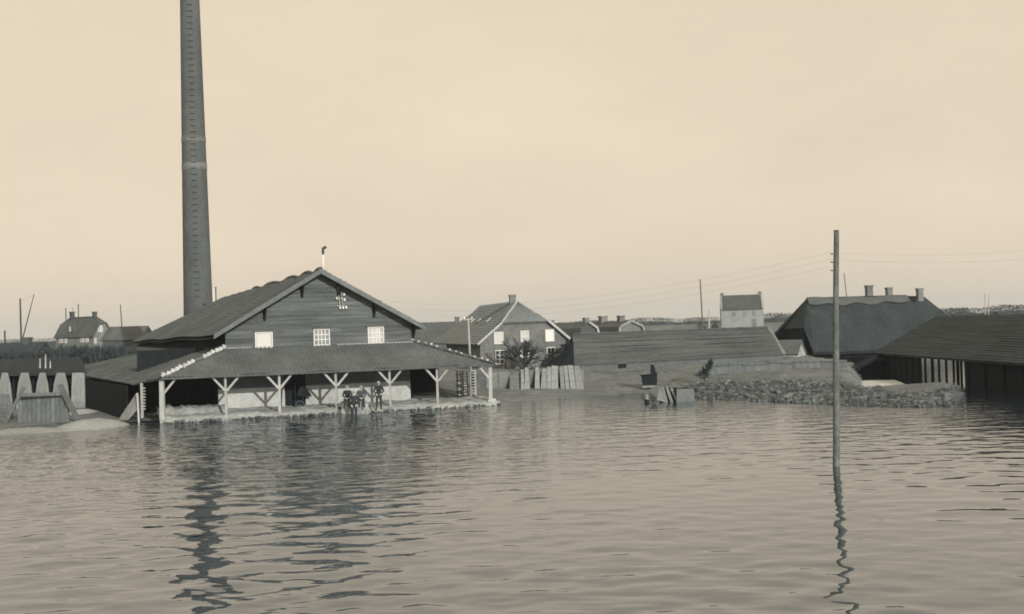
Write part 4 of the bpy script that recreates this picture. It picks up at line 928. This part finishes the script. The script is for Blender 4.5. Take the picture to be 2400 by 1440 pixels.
# plank screen with slanting beams
ps = thing('plank_screen', 'weathered screen of upright planks held by two slanting beams at the left shore', 'plank screen', Wz(100, 990, 0))
D = 73
for i in range(11):
    a, b_ = 42 + i * 11, 42 + i * 11 + 10; t = 927 + random.uniform(-3, 3); bb = 992 + random.uniform(-2, 2)
    MB().prism([U(a, bb, D), U(b_, bb, D), U(b_, t, D + .5), U(a, t, D + .5)], Vector((0, .05 + random.uniform(0, .06), 0))).build('plank', M['wood_grey'], ps)
for a, b_, w in (((12, 992), (56, 908), .34), ((183, 986), (141, 903), .3), ((50, 926), (150, 923), .2)): MB().beam(U(*a, D - .25), U(*b_, D + .1), w, .2).build('beam', M['wood_grey'], ps)
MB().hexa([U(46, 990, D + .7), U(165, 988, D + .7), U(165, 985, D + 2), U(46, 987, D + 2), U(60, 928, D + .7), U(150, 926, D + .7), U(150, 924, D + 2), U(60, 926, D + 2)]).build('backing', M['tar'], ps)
p2 = thing('brick_heap', 'low weathered brick heap at the far left shore beside the plank screen', 'brick heap', U(10, 985, 76)); mb = MB()
for i in range(6): mb = MB().hexa([U(-40 - i, 990 - 11 * i, 76), U(34 - 2 * i, 989 - 11 * i, 76), U(34 - 2 * i, 989 - 11 * i, 78), U(-40, 990 - 11 * i, 78), U(-40, 979.6 - 11 * i, 76.05), U(33 - 2 * i, 978.6 - 11 * i, 76.05), U(33 - 2 * i, 978.6 - 11 * i, 78), U(-40, 979.6 - 11 * i, 78)]); mb.build('brick_course', M['wood_grey'], p2)
for i in range(5): pass
# pale mound at the water edge
def mound(c, rx, ry, h, name='mound', seed=0):
    mb = MB()
    def f(s, t):
        r = t; a = s * 2 * math.pi; k = 1 + .12 * mnoise.noise(Vector((math.cos(a) * 2, math.sin(a) * 2, seed)))
        return Vector((c.x + rx * r * math.cos(a) * k, c.y + ry * r * math.sin(a) * k, -.15 + (h + .15) * (1 - r * r) + .05 * mnoise.noise(Vector((r * 5 * math.cos(a), r * 5 * math.sin(a), seed)))))
    mb.grid(f, 36, 10); return tag(mb.build(name, M['mound'], smooth=True), kind='structure')
mound(Wz(215, 1000, 0), 2.3, 3.4, .42); mound(Wz(60, 1012, 0), 3.2, 2.4, .2, seed=3)
mound(Wz(192, 972, 0), 1.4, 2.5, .35, seed=5)
# leaning hatch and notched rack by the aisle corner
lh = thing('leaning_hatch', 'pale hatch board leaning at the front corner of the dark aisle wall', 'board', U(300, 985, 70.8))
MB().prism([U(276, 986, 71.2), U(300, 985, 70.7), U(321, 962, 70.7), U(319, 922, 71.2)], Vector((0, .06, 0))).build('panel', M['mat'], lh)
MB().beam(U(326, 992, 70.4), U(322, 922, 70.6), .1).build('batten', M['post'], lh)
nr = thing('drying_rack', 'pale notched drying rack upright beside the left corner post of the hall', 'rack', U(333, 980, 70.9))
MB().beam(U(334, 980, 70.9), U(332, 898, 70.9), .14).build('upright', M['post'], nr)
for i in range(8): MB().beam(U(333, 910 + i * 7, 70.85), U(341, 910 + i * 7, 70.85), .07).build('peg', M['post'], nr)
for j, (px, w, lab) in enumerate(((1077, 10, 'left dark drying rack with pale shelf ends inside the open right bay'), (1091, 11, 'middle drying rack with many pale shelf ends inside the open right bay'), (1110, 13, 'pale drying rack at the right side of the open bay'))):
    v = 3.0 + .5 * j; fr = HF; b = fr.hit(px, 925, v=v); t = fr.hit(px, 860, v=v); o = thing('drying_rack', lab, 'rack', fr.pt(b[0], v, .4), 'drying racks in the right bay')
    hw = w / 2 * 74 / FPX; mtl = M['tar'] if j < 2 else M['post']
    for sg in (-1, 1): MB().beam(fr.pt(b[0] + sg * hw, v, .3), fr.pt(b[0] + sg * hw, v, 2.1), .07).build('upright', mtl, o)
    for i in range(9): MB().box(fr, b[0] - hw, b[0] + hw * .6, v - .12, v + .3, .55 + i * .19, .6 + i * .19).build('shelf', M['post'] if (i + j) % 2 == 0 or j == 1 else mtl, o)
# far house at left with half-hipped gable
p = U(220, 815, 190); FH = Frame((p.x, p.y), 50)    # gable faces front right
hl_ = thing('left_house', 'distant brick house with half hipped roof and pale windows at the far left', 'house', (p.x, p.y, 1))
g0 = FH.hit(219, 790, v=0)[0]; g1 = FH.hit(262, 790, v=0)[0]; mid = (g0 + g1) / 2; hw = (g1 - g0) / 2
zr = FH.hit(216, 741, v=1.6)[2]; ze = FH.hit(219, 787, v=0)[2]; hz2 = lerp(ze, zr, .62)
LL = FH.hit(131, 790, u=g0)[1]; LL = min(max(LL, 8), 16)
MB().prism([FH.pt(g0, 0, .5), FH.pt(g1, 0, .5), FH.pt(g1, 0, ze), FH.pt(mid + hw * .38, 0, hz2), FH.pt(mid - hw * .38, 0, hz2), FH.pt(g0, 0, ze)], FH.V * LL).build('wall', M['brick'], hl_)
k0, k1 = mid - hw * .4, mid + hw * .4; ov = .3
r_ = MB().slab([FH.pt(g0 - ov, -ov, ze - .2), FH.pt(k0, -ov, hz2 + .05), FH.pt(mid, 1.8, zr), FH.pt(mid, LL - 1.8, zr), FH.pt(k0, LL + ov, hz2 + .05), FH.pt(g0 - ov, LL + ov, ze - .2)], .18)
r_.slab([FH.pt(g1 + ov, -ov, ze - .2), FH.pt(k1, -ov, hz2 + .05), FH.pt(mid, 1.8, zr), FH.pt(mid, LL - 1.8, zr), FH.pt(k1, LL + ov, hz2 + .05), FH.pt(g1 + ov, LL + ov, ze - .2)], .18)
r_.slab([FH.pt(k0, -ov, hz2 + .04), FH.pt(k1, -ov, hz2 + .04), FH.pt(mid, 1.8, zr)], .15).slab([FH.pt(k0, LL + ov, hz2 + .04), FH.pt(k1, LL + ov, hz2 + .04), FH.pt(mid, LL - 1.8, zr)], .15)
r_ = r_.build('roof', M['tile_dark'], hl_)
stack(r_, FH, mid, LL - 2.4, zr - .4, zr + .9, .6, M['brick_dark']); stack(r_, FH, mid, 2.2, zr - .4, zr + .7, .55, M['brick_dark'])
for q in ((231, 765, 234.5, 777), (236, 765, 239.5, 777), (221.5, 794, 225, 804)): fwindow(hl_, FH, *q, 0, M['white'], M['glass_pale'], 1, 1, t=.08)
SF = Frame(FH.pt(g0, 0, 0)[:2], FH.deg - 90)        # its long side: the wall u=g0, seen as a frame whose v plane is that wall
for (px, py, w, h, g_) in ((142, 797, 6, 12, 'w'), (153, 797, 5, 12, 'w'), (192, 795, 6, 13, 'w'), (203, 795, 6, 13, 'w')):
    a = FH.hit(px - w / 2, py + h / 2, u=g0 - .06); b_ = FH.hit(px + w / 2, py - h / 2, u=g0 - .06); v0_, v1_ = sorted((a[1], b_[1]))
    if v1_ > LL: continue
    w_ = MB().box(FH, g0 - .08, g0 - .003, v0_ - .1, v1_ + .1, a[2] - .1, b_[2] + .1).build('window', M['white'], hl_)
    MB().box(FH, g0 - .1, g0 - .081, v0_, v1_, a[2], b_[2]).build('pane', M['glass_pale'], w_)
a = FH.hit(164, 779, u=g0 + .6); b_ = FH.hit(178, 765, u=g0 + .6)
dm = MB().box(FH, g0 + .1, g0 + 2.4, min(a[1], b_[1]), max(a[1], b_[1]), a[2] - .3, b_[2] + .15).build('dormer', M['brick_dark'], hl_)
MB().box(FH, g0 + .06, g0 + .095, lerp(a[1], b_[1], .35), lerp(a[1], b_[1], .65), a[2] + .1, b_[2]).build('pane', M['white'], dm)
# barn beside it, and the nearest left house roof
p = U(305, 800, 180); FB2 = Frame((p.x, p.y), 84)
b2 = thing('far_barn', 'low dark barn roof between the far left house and the hall', 'barn', (p.x, p.y, 1))
zz = U(305, 765, 180).z
poly_house(b2, FB2, [(-3.2, U(305, 796, 180).z), (0, zz), (3.2, U(305, 796, 180).z)], .6, 5.6, M['brick_dark'], M['tile_dark'], v0=-2.6)
p = U(50, 850, 130); FB3 = Frame((p.x, p.y), 82)
b3 = thing('left_cottage', 'dark cottage roof with a stub chimney at the left picture edge', 'house', (p.x, p.y, 1))
zz = U(60, 803, 130).z
r_ = poly_house(b3, FB3, [(-4.2, 2.3), (0, zz), (4.2, 2.3)], .6, 12, M['brick_dark'], M['thatch'], v0=-2.6)
q = FB3.hit(64, 803, u=0); stack(r_, FB3, 0, q[1], zz - .3, FB3.hit(64, 791, u=0)[2], .75, M['brick_dark'])
for px, y0, y1, D, r, lean, lab in ((50, 700, 808, 150, .12, -3, 'thick upright mast above the cottage at the left edge'), (155, 722, 760, 210, .1, -1, 'left mast above the roof of the far left house'),
                           (184, 713, 748, 210, .1, -.5, 'right mast above the roof of the far left house'), (172, 720, 745, 230, .05, -2, 'thin short mast between two thicker ones over the far left house'), (286, 714, 770, 185, .08, -4, 'single mast rising over the low far barn at left'), (12, 775, 812, 150, .12, -1, 'short mast stub at the extreme left edge')):
    pole(px, y0, y1, D, r, lab, zb=1.0, mt=M['twig'], lean=lean, group=None)
dk = thing('derrick_boom', 'thin slanting boom leaning off the thick mast at the left edge', 'boom', U(53, 800, 150))
MB().tube(U(53, 795, 150), U(80, 690, 150), .09, .05, 6).build('spar', M['twig'], dk); MB().tube(U(50, 705, 150), U(80, 691, 150), .012, .012, 4).build('stay', M['wire'], dk)
# scrub
def scrub(name, label, boxes, nper, size, mt):
    f = MB(); rnd = random.Random(11)
    for (px0, px1, py0, py1, D0, D1) in boxes:
        for i in range(nper):
            D = rnd.uniform(D0, D1); px = rnd.uniform(px0, px1); t = rnd.random() ** .8; k = 1 - .5 * abs(math.sin(px * .11) * math.sin(px * .037 + D))
            c = U(px, lerp(py1, lerp(py1, py0, k), t), D)
            d = Vector((rnd.gauss(0, .4), rnd.gauss(0, .4), 1)).normalized() * size * rnd.uniform(.6, 1.6); e2 = Vector((rnd.gauss(0, 1), rnd.gauss(0, 1), 0)).normalized() * size * .12
            f.add([c - e2, c + e2, c + d], [(0, 1, 2)])
    return tag(f.build(name, mt), label, kind='stuff')
scrub('scrub', 'dark winter scrub behind the low shed at the left', [(-80, 110, 832, 872, 100, 106), (100, 335, 822, 870, 100, 108), (110, 330, 820, 850, 112, 125)], 4500, .55, M['scrub'])
# far treeline along the horizon
def treeline(name, label, segs, mt):
    f = MB(); rnd = random.Random(21)
    for (px0, px1, D, hpx, n) in segs:
        for i in range(n):
            px = rnd.uniform(px0, px1); Dk = D * rnd.uniform(.9, 1.1); hh = hpx * Dk / FPX * (.55 + .6 * abs(math.sin(px * .021 + D) * math.sin(px * .0073)) + rnd.uniform(-.1, .15)) + 3.6
            x = (px - 1200) / FPX * Dk
            f.lump((x, Dk, 1.2 + hh * .3), hh * .42, (1.5, 1, .9), .3, 6, 4)
            for j in range(130):
                z = 1.2 + hh * rnd.random() ** 1.3; w = hh * .35
                c = Vector((x + rnd.gauss(0, w), Dk + rnd.gauss(0, w), z)); s = hh * rnd.uniform(.03, .065)
                d = Vector((rnd.gauss(0, .4), rnd.gauss(0, .4), 1)).normalized() * s * 1.4; e2 = Vector((rnd.gauss(0, 1), rnd.gauss(0, 1), rnd.gauss(0, .3))).normalized() * s * .6
                f.add([c - e2, c + e2, c + d], [(0, 1, 2)])
    return tag(f.build(name, mt), label, kind='stuff')
treeline('far_wood', 'hazy line of bare trees along the horizon', [(-300, 420, 620, 8, 220), (1000, 1720, 620, 9, 300), (1790, 2000, 520, 13, 90), (2150, 2800, 420, 13, 260)], M['far_wood'])
# far dike
mb = MB(); mb.grid(lambda s, t: Vector((lerp(-900, 900, s), lerp(300, 330, t), 1.2 + 2.9 * math.sin(math.pi * t) * (.9 + .1 * math.sin(s * 40)))), 120, 8)
tag(mb.build('dike', M['ground'], smooth=True), kind='structure')

# ------------------------------------------------------------------ people
def figure(label, base, face, joints, jacket, trouser, cap=True, legs_split=.86, group='brickworks men by the kiln wall'):
    # joints: dict name -> (x right, y forward, z up); one skinned body, head and hands grown into it
    c, s = math.cos(face), math.sin(face)
    root = thing('person', label, 'person', base, group)
    J = {k: Vector(v) for k, v in joints.items()}
    rad = dict(pelvis=.15, spine=.15, chest=.165, neck=.062, hipL=.105, hipR=.105, kneeL=.07, kneeR=.07, ankL=.05, ankR=.05, toeL=.04, toeR=.04,
               shL=.075, shR=.075, elL=.055, elR=.055, wrL=.038, wrR=.038)
    order = list(rad); ed = [('pelvis', 'spine'), ('spine', 'chest'), ('chest', 'neck'), ('pelvis', 'hipL'), ('hipL', 'kneeL'), ('kneeL', 'ankL'), ('ankL', 'toeL'), ('pelvis', 'hipR'), ('hipR', 'kneeR'), ('kneeR', 'ankR'), ('ankR', 'toeR'),
                          ('chest', 'shL'), ('shL', 'elL'), ('elL', 'wrL'), ('chest', 'shR'), ('shR', 'elR'), ('elR', 'wrR')]
    me = bpy.data.meshes.new('body'); me.from_pydata([tuple(J[k]) for k in order], [(order.index(a), order.index(b)) for a, b in ed], [])
    ob = bpy.data.objects.new('body', me); COL.objects.link(ob)
    ob.modifiers.new('skin', 'SKIN'); sd = me.skin_vertices[0].data
    for i, k in enumerate(order): sd[i].radius = (rad[k], rad[k] * (.78 if k in ('pelvis', 'spine', 'chest') else 1)); sd[i].use_root = (k == 'pelvis')
    sub = ob.modifiers.new('sub', 'SUBSURF'); sub.levels = 2; sub.render_levels = 2
    dg = bpy.context.evaluated_depsgraph_get(); ev = bpy.data.meshes.new_from_object(ob.evaluated_get(dg))
    bpy.data.objects.remove(ob)
    mb = MB(); mb.v = [tuple(v.co) for v in ev.vertices]; mb.f = [tuple(p.vertices) for p in ev.polygons]; nb = len(mb.f)
    # head with nose, ears, eye sockets
    nk = J['neck']; hc = nk + Vector((0, .03, .15)); hv = len(mb.v)
    nu, nv = 14, 10
    def hd(u, v):
        a = 2 * math.pi * u; ph = math.pi * (v - .5); x, y, z = math.cos(ph) * math.sin(a), math.cos(ph) * math.cos(a), math.sin(ph)
        k = 1.0; w = 1 - .18 * max(0, -z)
        n_ = .03 * math.exp(-((x / .16) ** 2 + ((z + .08) / .2) ** 2)) if y > 0 else 0
        e_ = -.012 * (math.exp(-(((abs(x) - .36) / .14) ** 2 + ((z - .06) / .12) ** 2))) if y > 0 else 0
        m_ = -.006 * math.exp(-((x / .3) ** 2 + ((z + .48) / .06) ** 2)) if y > 0 else 0
        er = .02 * math.exp(-((y / .18) ** 2 + ((z + .02) / .22) ** 2)) * (1 if x > 0 else -1) * (abs(x) > .6)
        return hc + Vector((.078 * w * x + er, .098 * y + n_ + e_ + m_, .118 * z))
    mb.grid(hd, nu, nv); nhead = len(mb.f)
    for sd_ in 'LR':
        w = J['wr' + sd_]; d = (w - J['el' + sd_]).normalized(); side_ = d.cross(Vector((0, 0, 1)) if abs(d.z) < .9 else Vector((0, 1, 0))).normalized(); nn = side_.cross(d)
        mb.beam(w - d * .02, w + d * .09, .075, .03, up=nn)
        for i, ln in enumerate((.07, .08, .075, .058)):
            b0 = w + d * .085 + side_ * (-.028 + .0187 * i); b1 = b0 + d * ln * .55 - nn * .008; mb.tube(b0, b1, .0095, .009, 5); mb.tube(b1, b1 + d * ln * .4 - nn * .025, .009, .007, 5)
        b0 = w + d * .02 + side_ * .034; mb.tube(b0, b0 + d * .05 + side_ * .025 - nn * .01, .011, .009, 5)
    me2 = bpy.data.meshes.new('body')
    vv = [Vector((p[0] * c - p[1] * s, p[0] * s + p[1] * c, p[2])) for p in mb.v]
    me2.from_pydata([tuple(p) for p in vv], [], mb.f)
    for mt_ in (jacket, trouser, M['skin']): me2.materials.append(mt_)
    pelz = J['pelvis'].z
    for i, p in enumerate(me2.polygons):
        p.use_smooth = True
        if i >= nb: p.material_index = 2; continue
        ctr = Vector((0, 0, 0))
        for vi in mb.f[i]: ctr += Vector(mb.v[vi])
        ctr /= len(mb.f[i]); best = min(order, key=lambda k: (J[k] - ctr).length - rad[k])
        p.material_index = 1 if (best[:3] in ('hip', 'kne', 'ank', 'toe') or (best == 'pelvis' and ctr.z < pelz)) else (2 if best == 'neck' and ctr.z > J['neck'].z - .01 else 0)
    o = bpy.data.objects.new('body', me2); COL.objects.link(o); o.parent = root; ORG[o.name] = Vector(base)
    if cap:
        cm = MB()
        def cp(u, v):
            a = 2 * math.pi * u; ph = math.pi * .5 * v; p = hc + Vector((.1 * math.cos(ph) * math.sin(a), .118 * math.cos(ph) * math.cos(a) + .01, .045 + .085 * math.sin(ph)))
            return Vector((p.x * c - p.y * s, p.x * s + p.y * c, p.z)) + Vector(base)
        cm.grid(cp, 16, 5)
        def br(u, v):
            a = math.pi * (u - .5) * .75; r = lerp(.105, .185, v); p = hc + Vector((r * math.sin(a) * .95, r * math.cos(a), .05 - .03 * v))
            return Vector((p.x * c - p.y * s, p.x * s + p.y * c, p.z)) + Vector(base)
        cm.grid(br, 10, 2); cm.build('flat_cap', M['cap'], root, smooth=True)
    return root
stand = dict(pelvis=(0, 0, .93), spine=(0, .0, 1.12), chest=(0, .01, 1.33), neck=(0, .03, 1.5), hipL=(-.1, 0, .86), hipR=(.1, 0, .86), kneeL=(-.11, .03, .48), kneeR=(.13, .06, .48), ankL=(-.11, 0, .08), ankR=(.17, .05, .08),
             toeL=(-.13, .15, .04), toeR=(.2, .2, .04), shL=(-.19, 0, 1.42), shR=(.19, 0, 1.42), elL=(-.29, -.06, 1.16), elR=(.3, -.04, 1.16), wrL=(-.13, .14, 1.02), wrR=(.16, .12, 1.0))
sit = dict(pelvis=(0, 0, .1), spine=(0, .03, .28), chest=(0, .08, .48), neck=(0, .14, .65), hipL=(-.1, .05, .09), hipR=(.1, .05, .09), kneeL=(-.13, .46, .1), kneeR=(.15, .46, .1), ankL=(-.14, .5, -.34), ankR=(.15, .48, -.34),
           toeL=(-.15, .64, -.38), toeR=(.17, .62, -.38), shL=(-.19, .07, .57), shR=(.19, .07, .57), elL=(-.27, .16, .31), elR=(.27, .16, .31), wrL=(-.09, .36, .2), wrR=(.09, .37, .2))
FACE = math.pi + R(6)
b = Wz(889, 961, .16)
figure('man in dark clothes and pale cap standing alone with hands at his belt', (b.x, b.y, .14), FACE, stand, M['coat'], M['trouser'])
seat_z = .78
b1, b2_ = Wz(815, 936, seat_z + .1), Wz(846, 936, seat_z + .1)
figure('man in dark jacket sitting on the bench nearest the slim post', (b1.x, b1.y, seat_z), FACE - .1, sit, M['coat'], M['trouser'])
figure('man in greyer jacket sitting on the bench nearest the standing man', (b2_.x, b2_.y, seat_z), FACE + .1, sit, M['coat_grey'], M['trouser'])
wade = dict(stand); wade.update(elL=(-.26, .02, 1.14), wrL=(-.16, .16, .95), elR=(.27, .02, 1.14), wrR=(.14, .18, .93), kneeR=(.11, .04, .48), ankR=(.11, 0, .08), toeR=(.12, .16, .04))
b = Wz(830, 972, 0)
figure('man in a long dark coat wading in the flood before the bench', (b.x, b.y, -.36), FACE, wade, M['coat'], M['coat'])
BD = (b1 - b2_).normalized()
bench = thing('bench', 'rough plank seat on a pale block carrying the two seated men', 'bench', ((b1.x + b2_.x) / 2, (b1.y + b2_.y) / 2, .3))
mid = (b1 + b2_) / 2; mid.z = seat_z - .06
MB().beam(mid - BD * .95, mid + BD * .95, .34, .06).build('seat', M['post'], bench)
MB().beam(Vector((mid.x, mid.y + .06, .35)) - BD * .9, Vector((mid.x, mid.y + .06, .35)) + BD * .9, .3, .72).build('base', M['loam'], bench)
b = Wz(806, 968, 0); o = thing('dark_sack', 'dark bulky sack at the water edge left of the wading man', 'sack', b)
random.seed(3); MB().lump(b + Vector((0, .1, .2)), .3, (1, .8, 1.1), .15, 10, 7).build('sack_body', M['coat'], o, smooth=True); MB().lump(b + Vector((.02, .1, .52)), .1, (1.2, 1, .8), .2, 8, 5).build('tied_neck', M['coat'], o, smooth=True)
# barrow and hanging things by the kiln door
wb = thing('wheelbarrow', 'dark wheelbarrow tipped upright against the kiln wall beside the dark door', 'wheelbarrow', HF.pt(d1, VG - .6, .5))
a = HF.hitp(702, 955, v=VG - 1.0); t = HF.hitp(700, 897, v=VG - .35)
for dx in (-.2, .2): MB().beam(a + HF.U * dx, t + HF.U * dx * 1.3, .09).build('handle', M['tar'], wb)
MB().hexa([HF.hitp(695, 928, v=VG - .9), HF.hitp(712, 930, v=VG - .9), HF.hitp(731, 930, v=VG - .5), HF.hitp(722, 926, v=VG - .4), HF.hitp(704, 903, v=VG - .8), HF.hitp(712, 900, v=VG - .8), HF.hitp(728, 923, v=VG - .5), HF.hitp(716, 916, v=VG - .4)]).build('tray', M['tar'], wb)
wheel = MB(); wc = HF.hitp(703, 950, v=VG - 1.05)
for i in range(14):
    p_ = [wc + HF.U * (.26 * math.cos(2 * math.pi * (i + j) / 14)) + Vector((0, 0, .26 * math.sin(2 * math.pi * (i + j) / 14))) for j in (0, 1)]; wheel.beam(p_[0], p_[1], .06)
for i in range(4): wheel.beam(wc, wc + HF.U * (.26 * math.cos(i * 1.57)) + Vector((0, 0, .26 * math.sin(i * 1.57))), .035)
wheel.build('wheel', M['iron'], wb)
ls = thing('leaning_stake', 'pale stake leaning by the left edge of the dark kiln door', 'stake', HF.hitp(663, 956, v=VG - .9))
MB().beam(HF.hitp(666, 957, v=VG - .9), HF.hitp(664, 906, v=VG - .3), .13, .1, w1=.09).build('shaft', M['post'], ls); MB().beam(HF.hitp(664, 907, v=VG - .3), HF.hitp(664, 904, v=VG - .28), .1, .08, w1=.04).build('tip', M['post'], ls)

# ------------------------------------------------------------------ near pole and wires
pb = Wz(1957, 1094, 0); pt_ = U(1960, 541, pb.y)
npole = thing('telegraph_pole', 'large bare timber pole rising straight out of the flood in the foreground', 'pole', pb)
mb = MB(); n = 14; rings = 26
for j in range(rings + 1):
    t = j / rings; c = lerp(pb - Vector((0, 0, 1)), pt_, t) + Vector((.012 * math.sin(t * 7), 0, 0)); r = lerp(.125, .088, t)
    for i in range(n): a = 2 * math.pi * i / n; rr = r * (1 + .05 * mnoise.noise(Vector((math.cos(a) * 2, math.sin(a) * 2, t * 20)))); mb.v.append(tuple(c + Vector((rr * math.cos(a), rr * math.sin(a), 0))))
for j in range(rings):
    for i in range(n): mb.f.append((j * n + i, j * n + (i + 1) % n, (j + 1) * n + (i + 1) % n, (j + 1) * n + i))
mb.f.append(tuple(rings * n + i for i in range(n)))
mb.build('shaft', M['pole'], npole, smooth=True)
MB().tube(pt_ - Vector((0, 0, .03)), pt_ + Vector((0, 0, .02)), .1, .07, 10).build('cap', M['iron'], npole)
for i in range(3):
    p_ = lerp(pb, pt_, .9 - .035 * i) + Vector((-.1, -.02, 0)); MB().tube(p_, p_ + Vector((-.1, 0, .02)), .018, .018, 6).build('pin', M['iron'], npole)
def wire(a, b, sagm, r, label):
    mb = MB(); N_ = 40; pts = [lerp(a, b, i / N_) - Vector((0, 0, sagm * 4 * (i / N_) * (1 - i / N_))) for i in range(N_ + 1)]
    for p_, q_ in zip(pts[:-1], pts[1:]): mb.tube(p_, q_, r, r, 3, cap=False)
    tag(mb.build('telegraph_wire', M['wire'], org=tuple(a)), label, 'wire', 'telegraph wires')
for i, ds in enumerate(('uppermost telegraph wire between the hall gable and the near pole', 'second telegraph wire from the top between the hall gable and the near pole', 'lowest telegraph wire between the hall gable and the near pole')):
    wire(lerp(pb, pt_, .905 - .03 * i) + Vector((-.2, -.02, .02)), HF.pt(u_ins + .3, VG - .28, zb_ins + .85 - .35 * i), 1.15, .0022, ds)
for i, ds in enumerate(('upper telegraph wire leaving the near pole to the right', 'lower telegraph wire leaving the near pole to the right')):
    wire(lerp(pb, pt_, .905 - .03 * i) + Vector((-.2, -.02, .02)), U(2700, 548 + 22 * i, 46), .35, .002, ds)

# ------------------------------------------------------------------ haze
HAZE = 0.00022
if HAZE:
    mb = MB(); mb.box(Frame((0, 0), 0), -3600, 3600, -70, 4100, -3, 60)
    hz_ = bpy.data.materials.new('haze'); hz_.use_nodes = True; n = hz_.node_tree; n.nodes.remove(n.nodes['Principled BSDF'])
    pv = n.nodes.new('ShaderNodeVolumePrincipled'); pv.inputs['Density'].default_value = HAZE; pv.inputs['Color'].default_value = (.78, .9, 1.0, 1)
    n.links.new(pv.outputs[0], n.nodes['Material Output'].inputs['Volume'])
    o = mb.build('haze', hz_); o['kind'] = 'stuff'
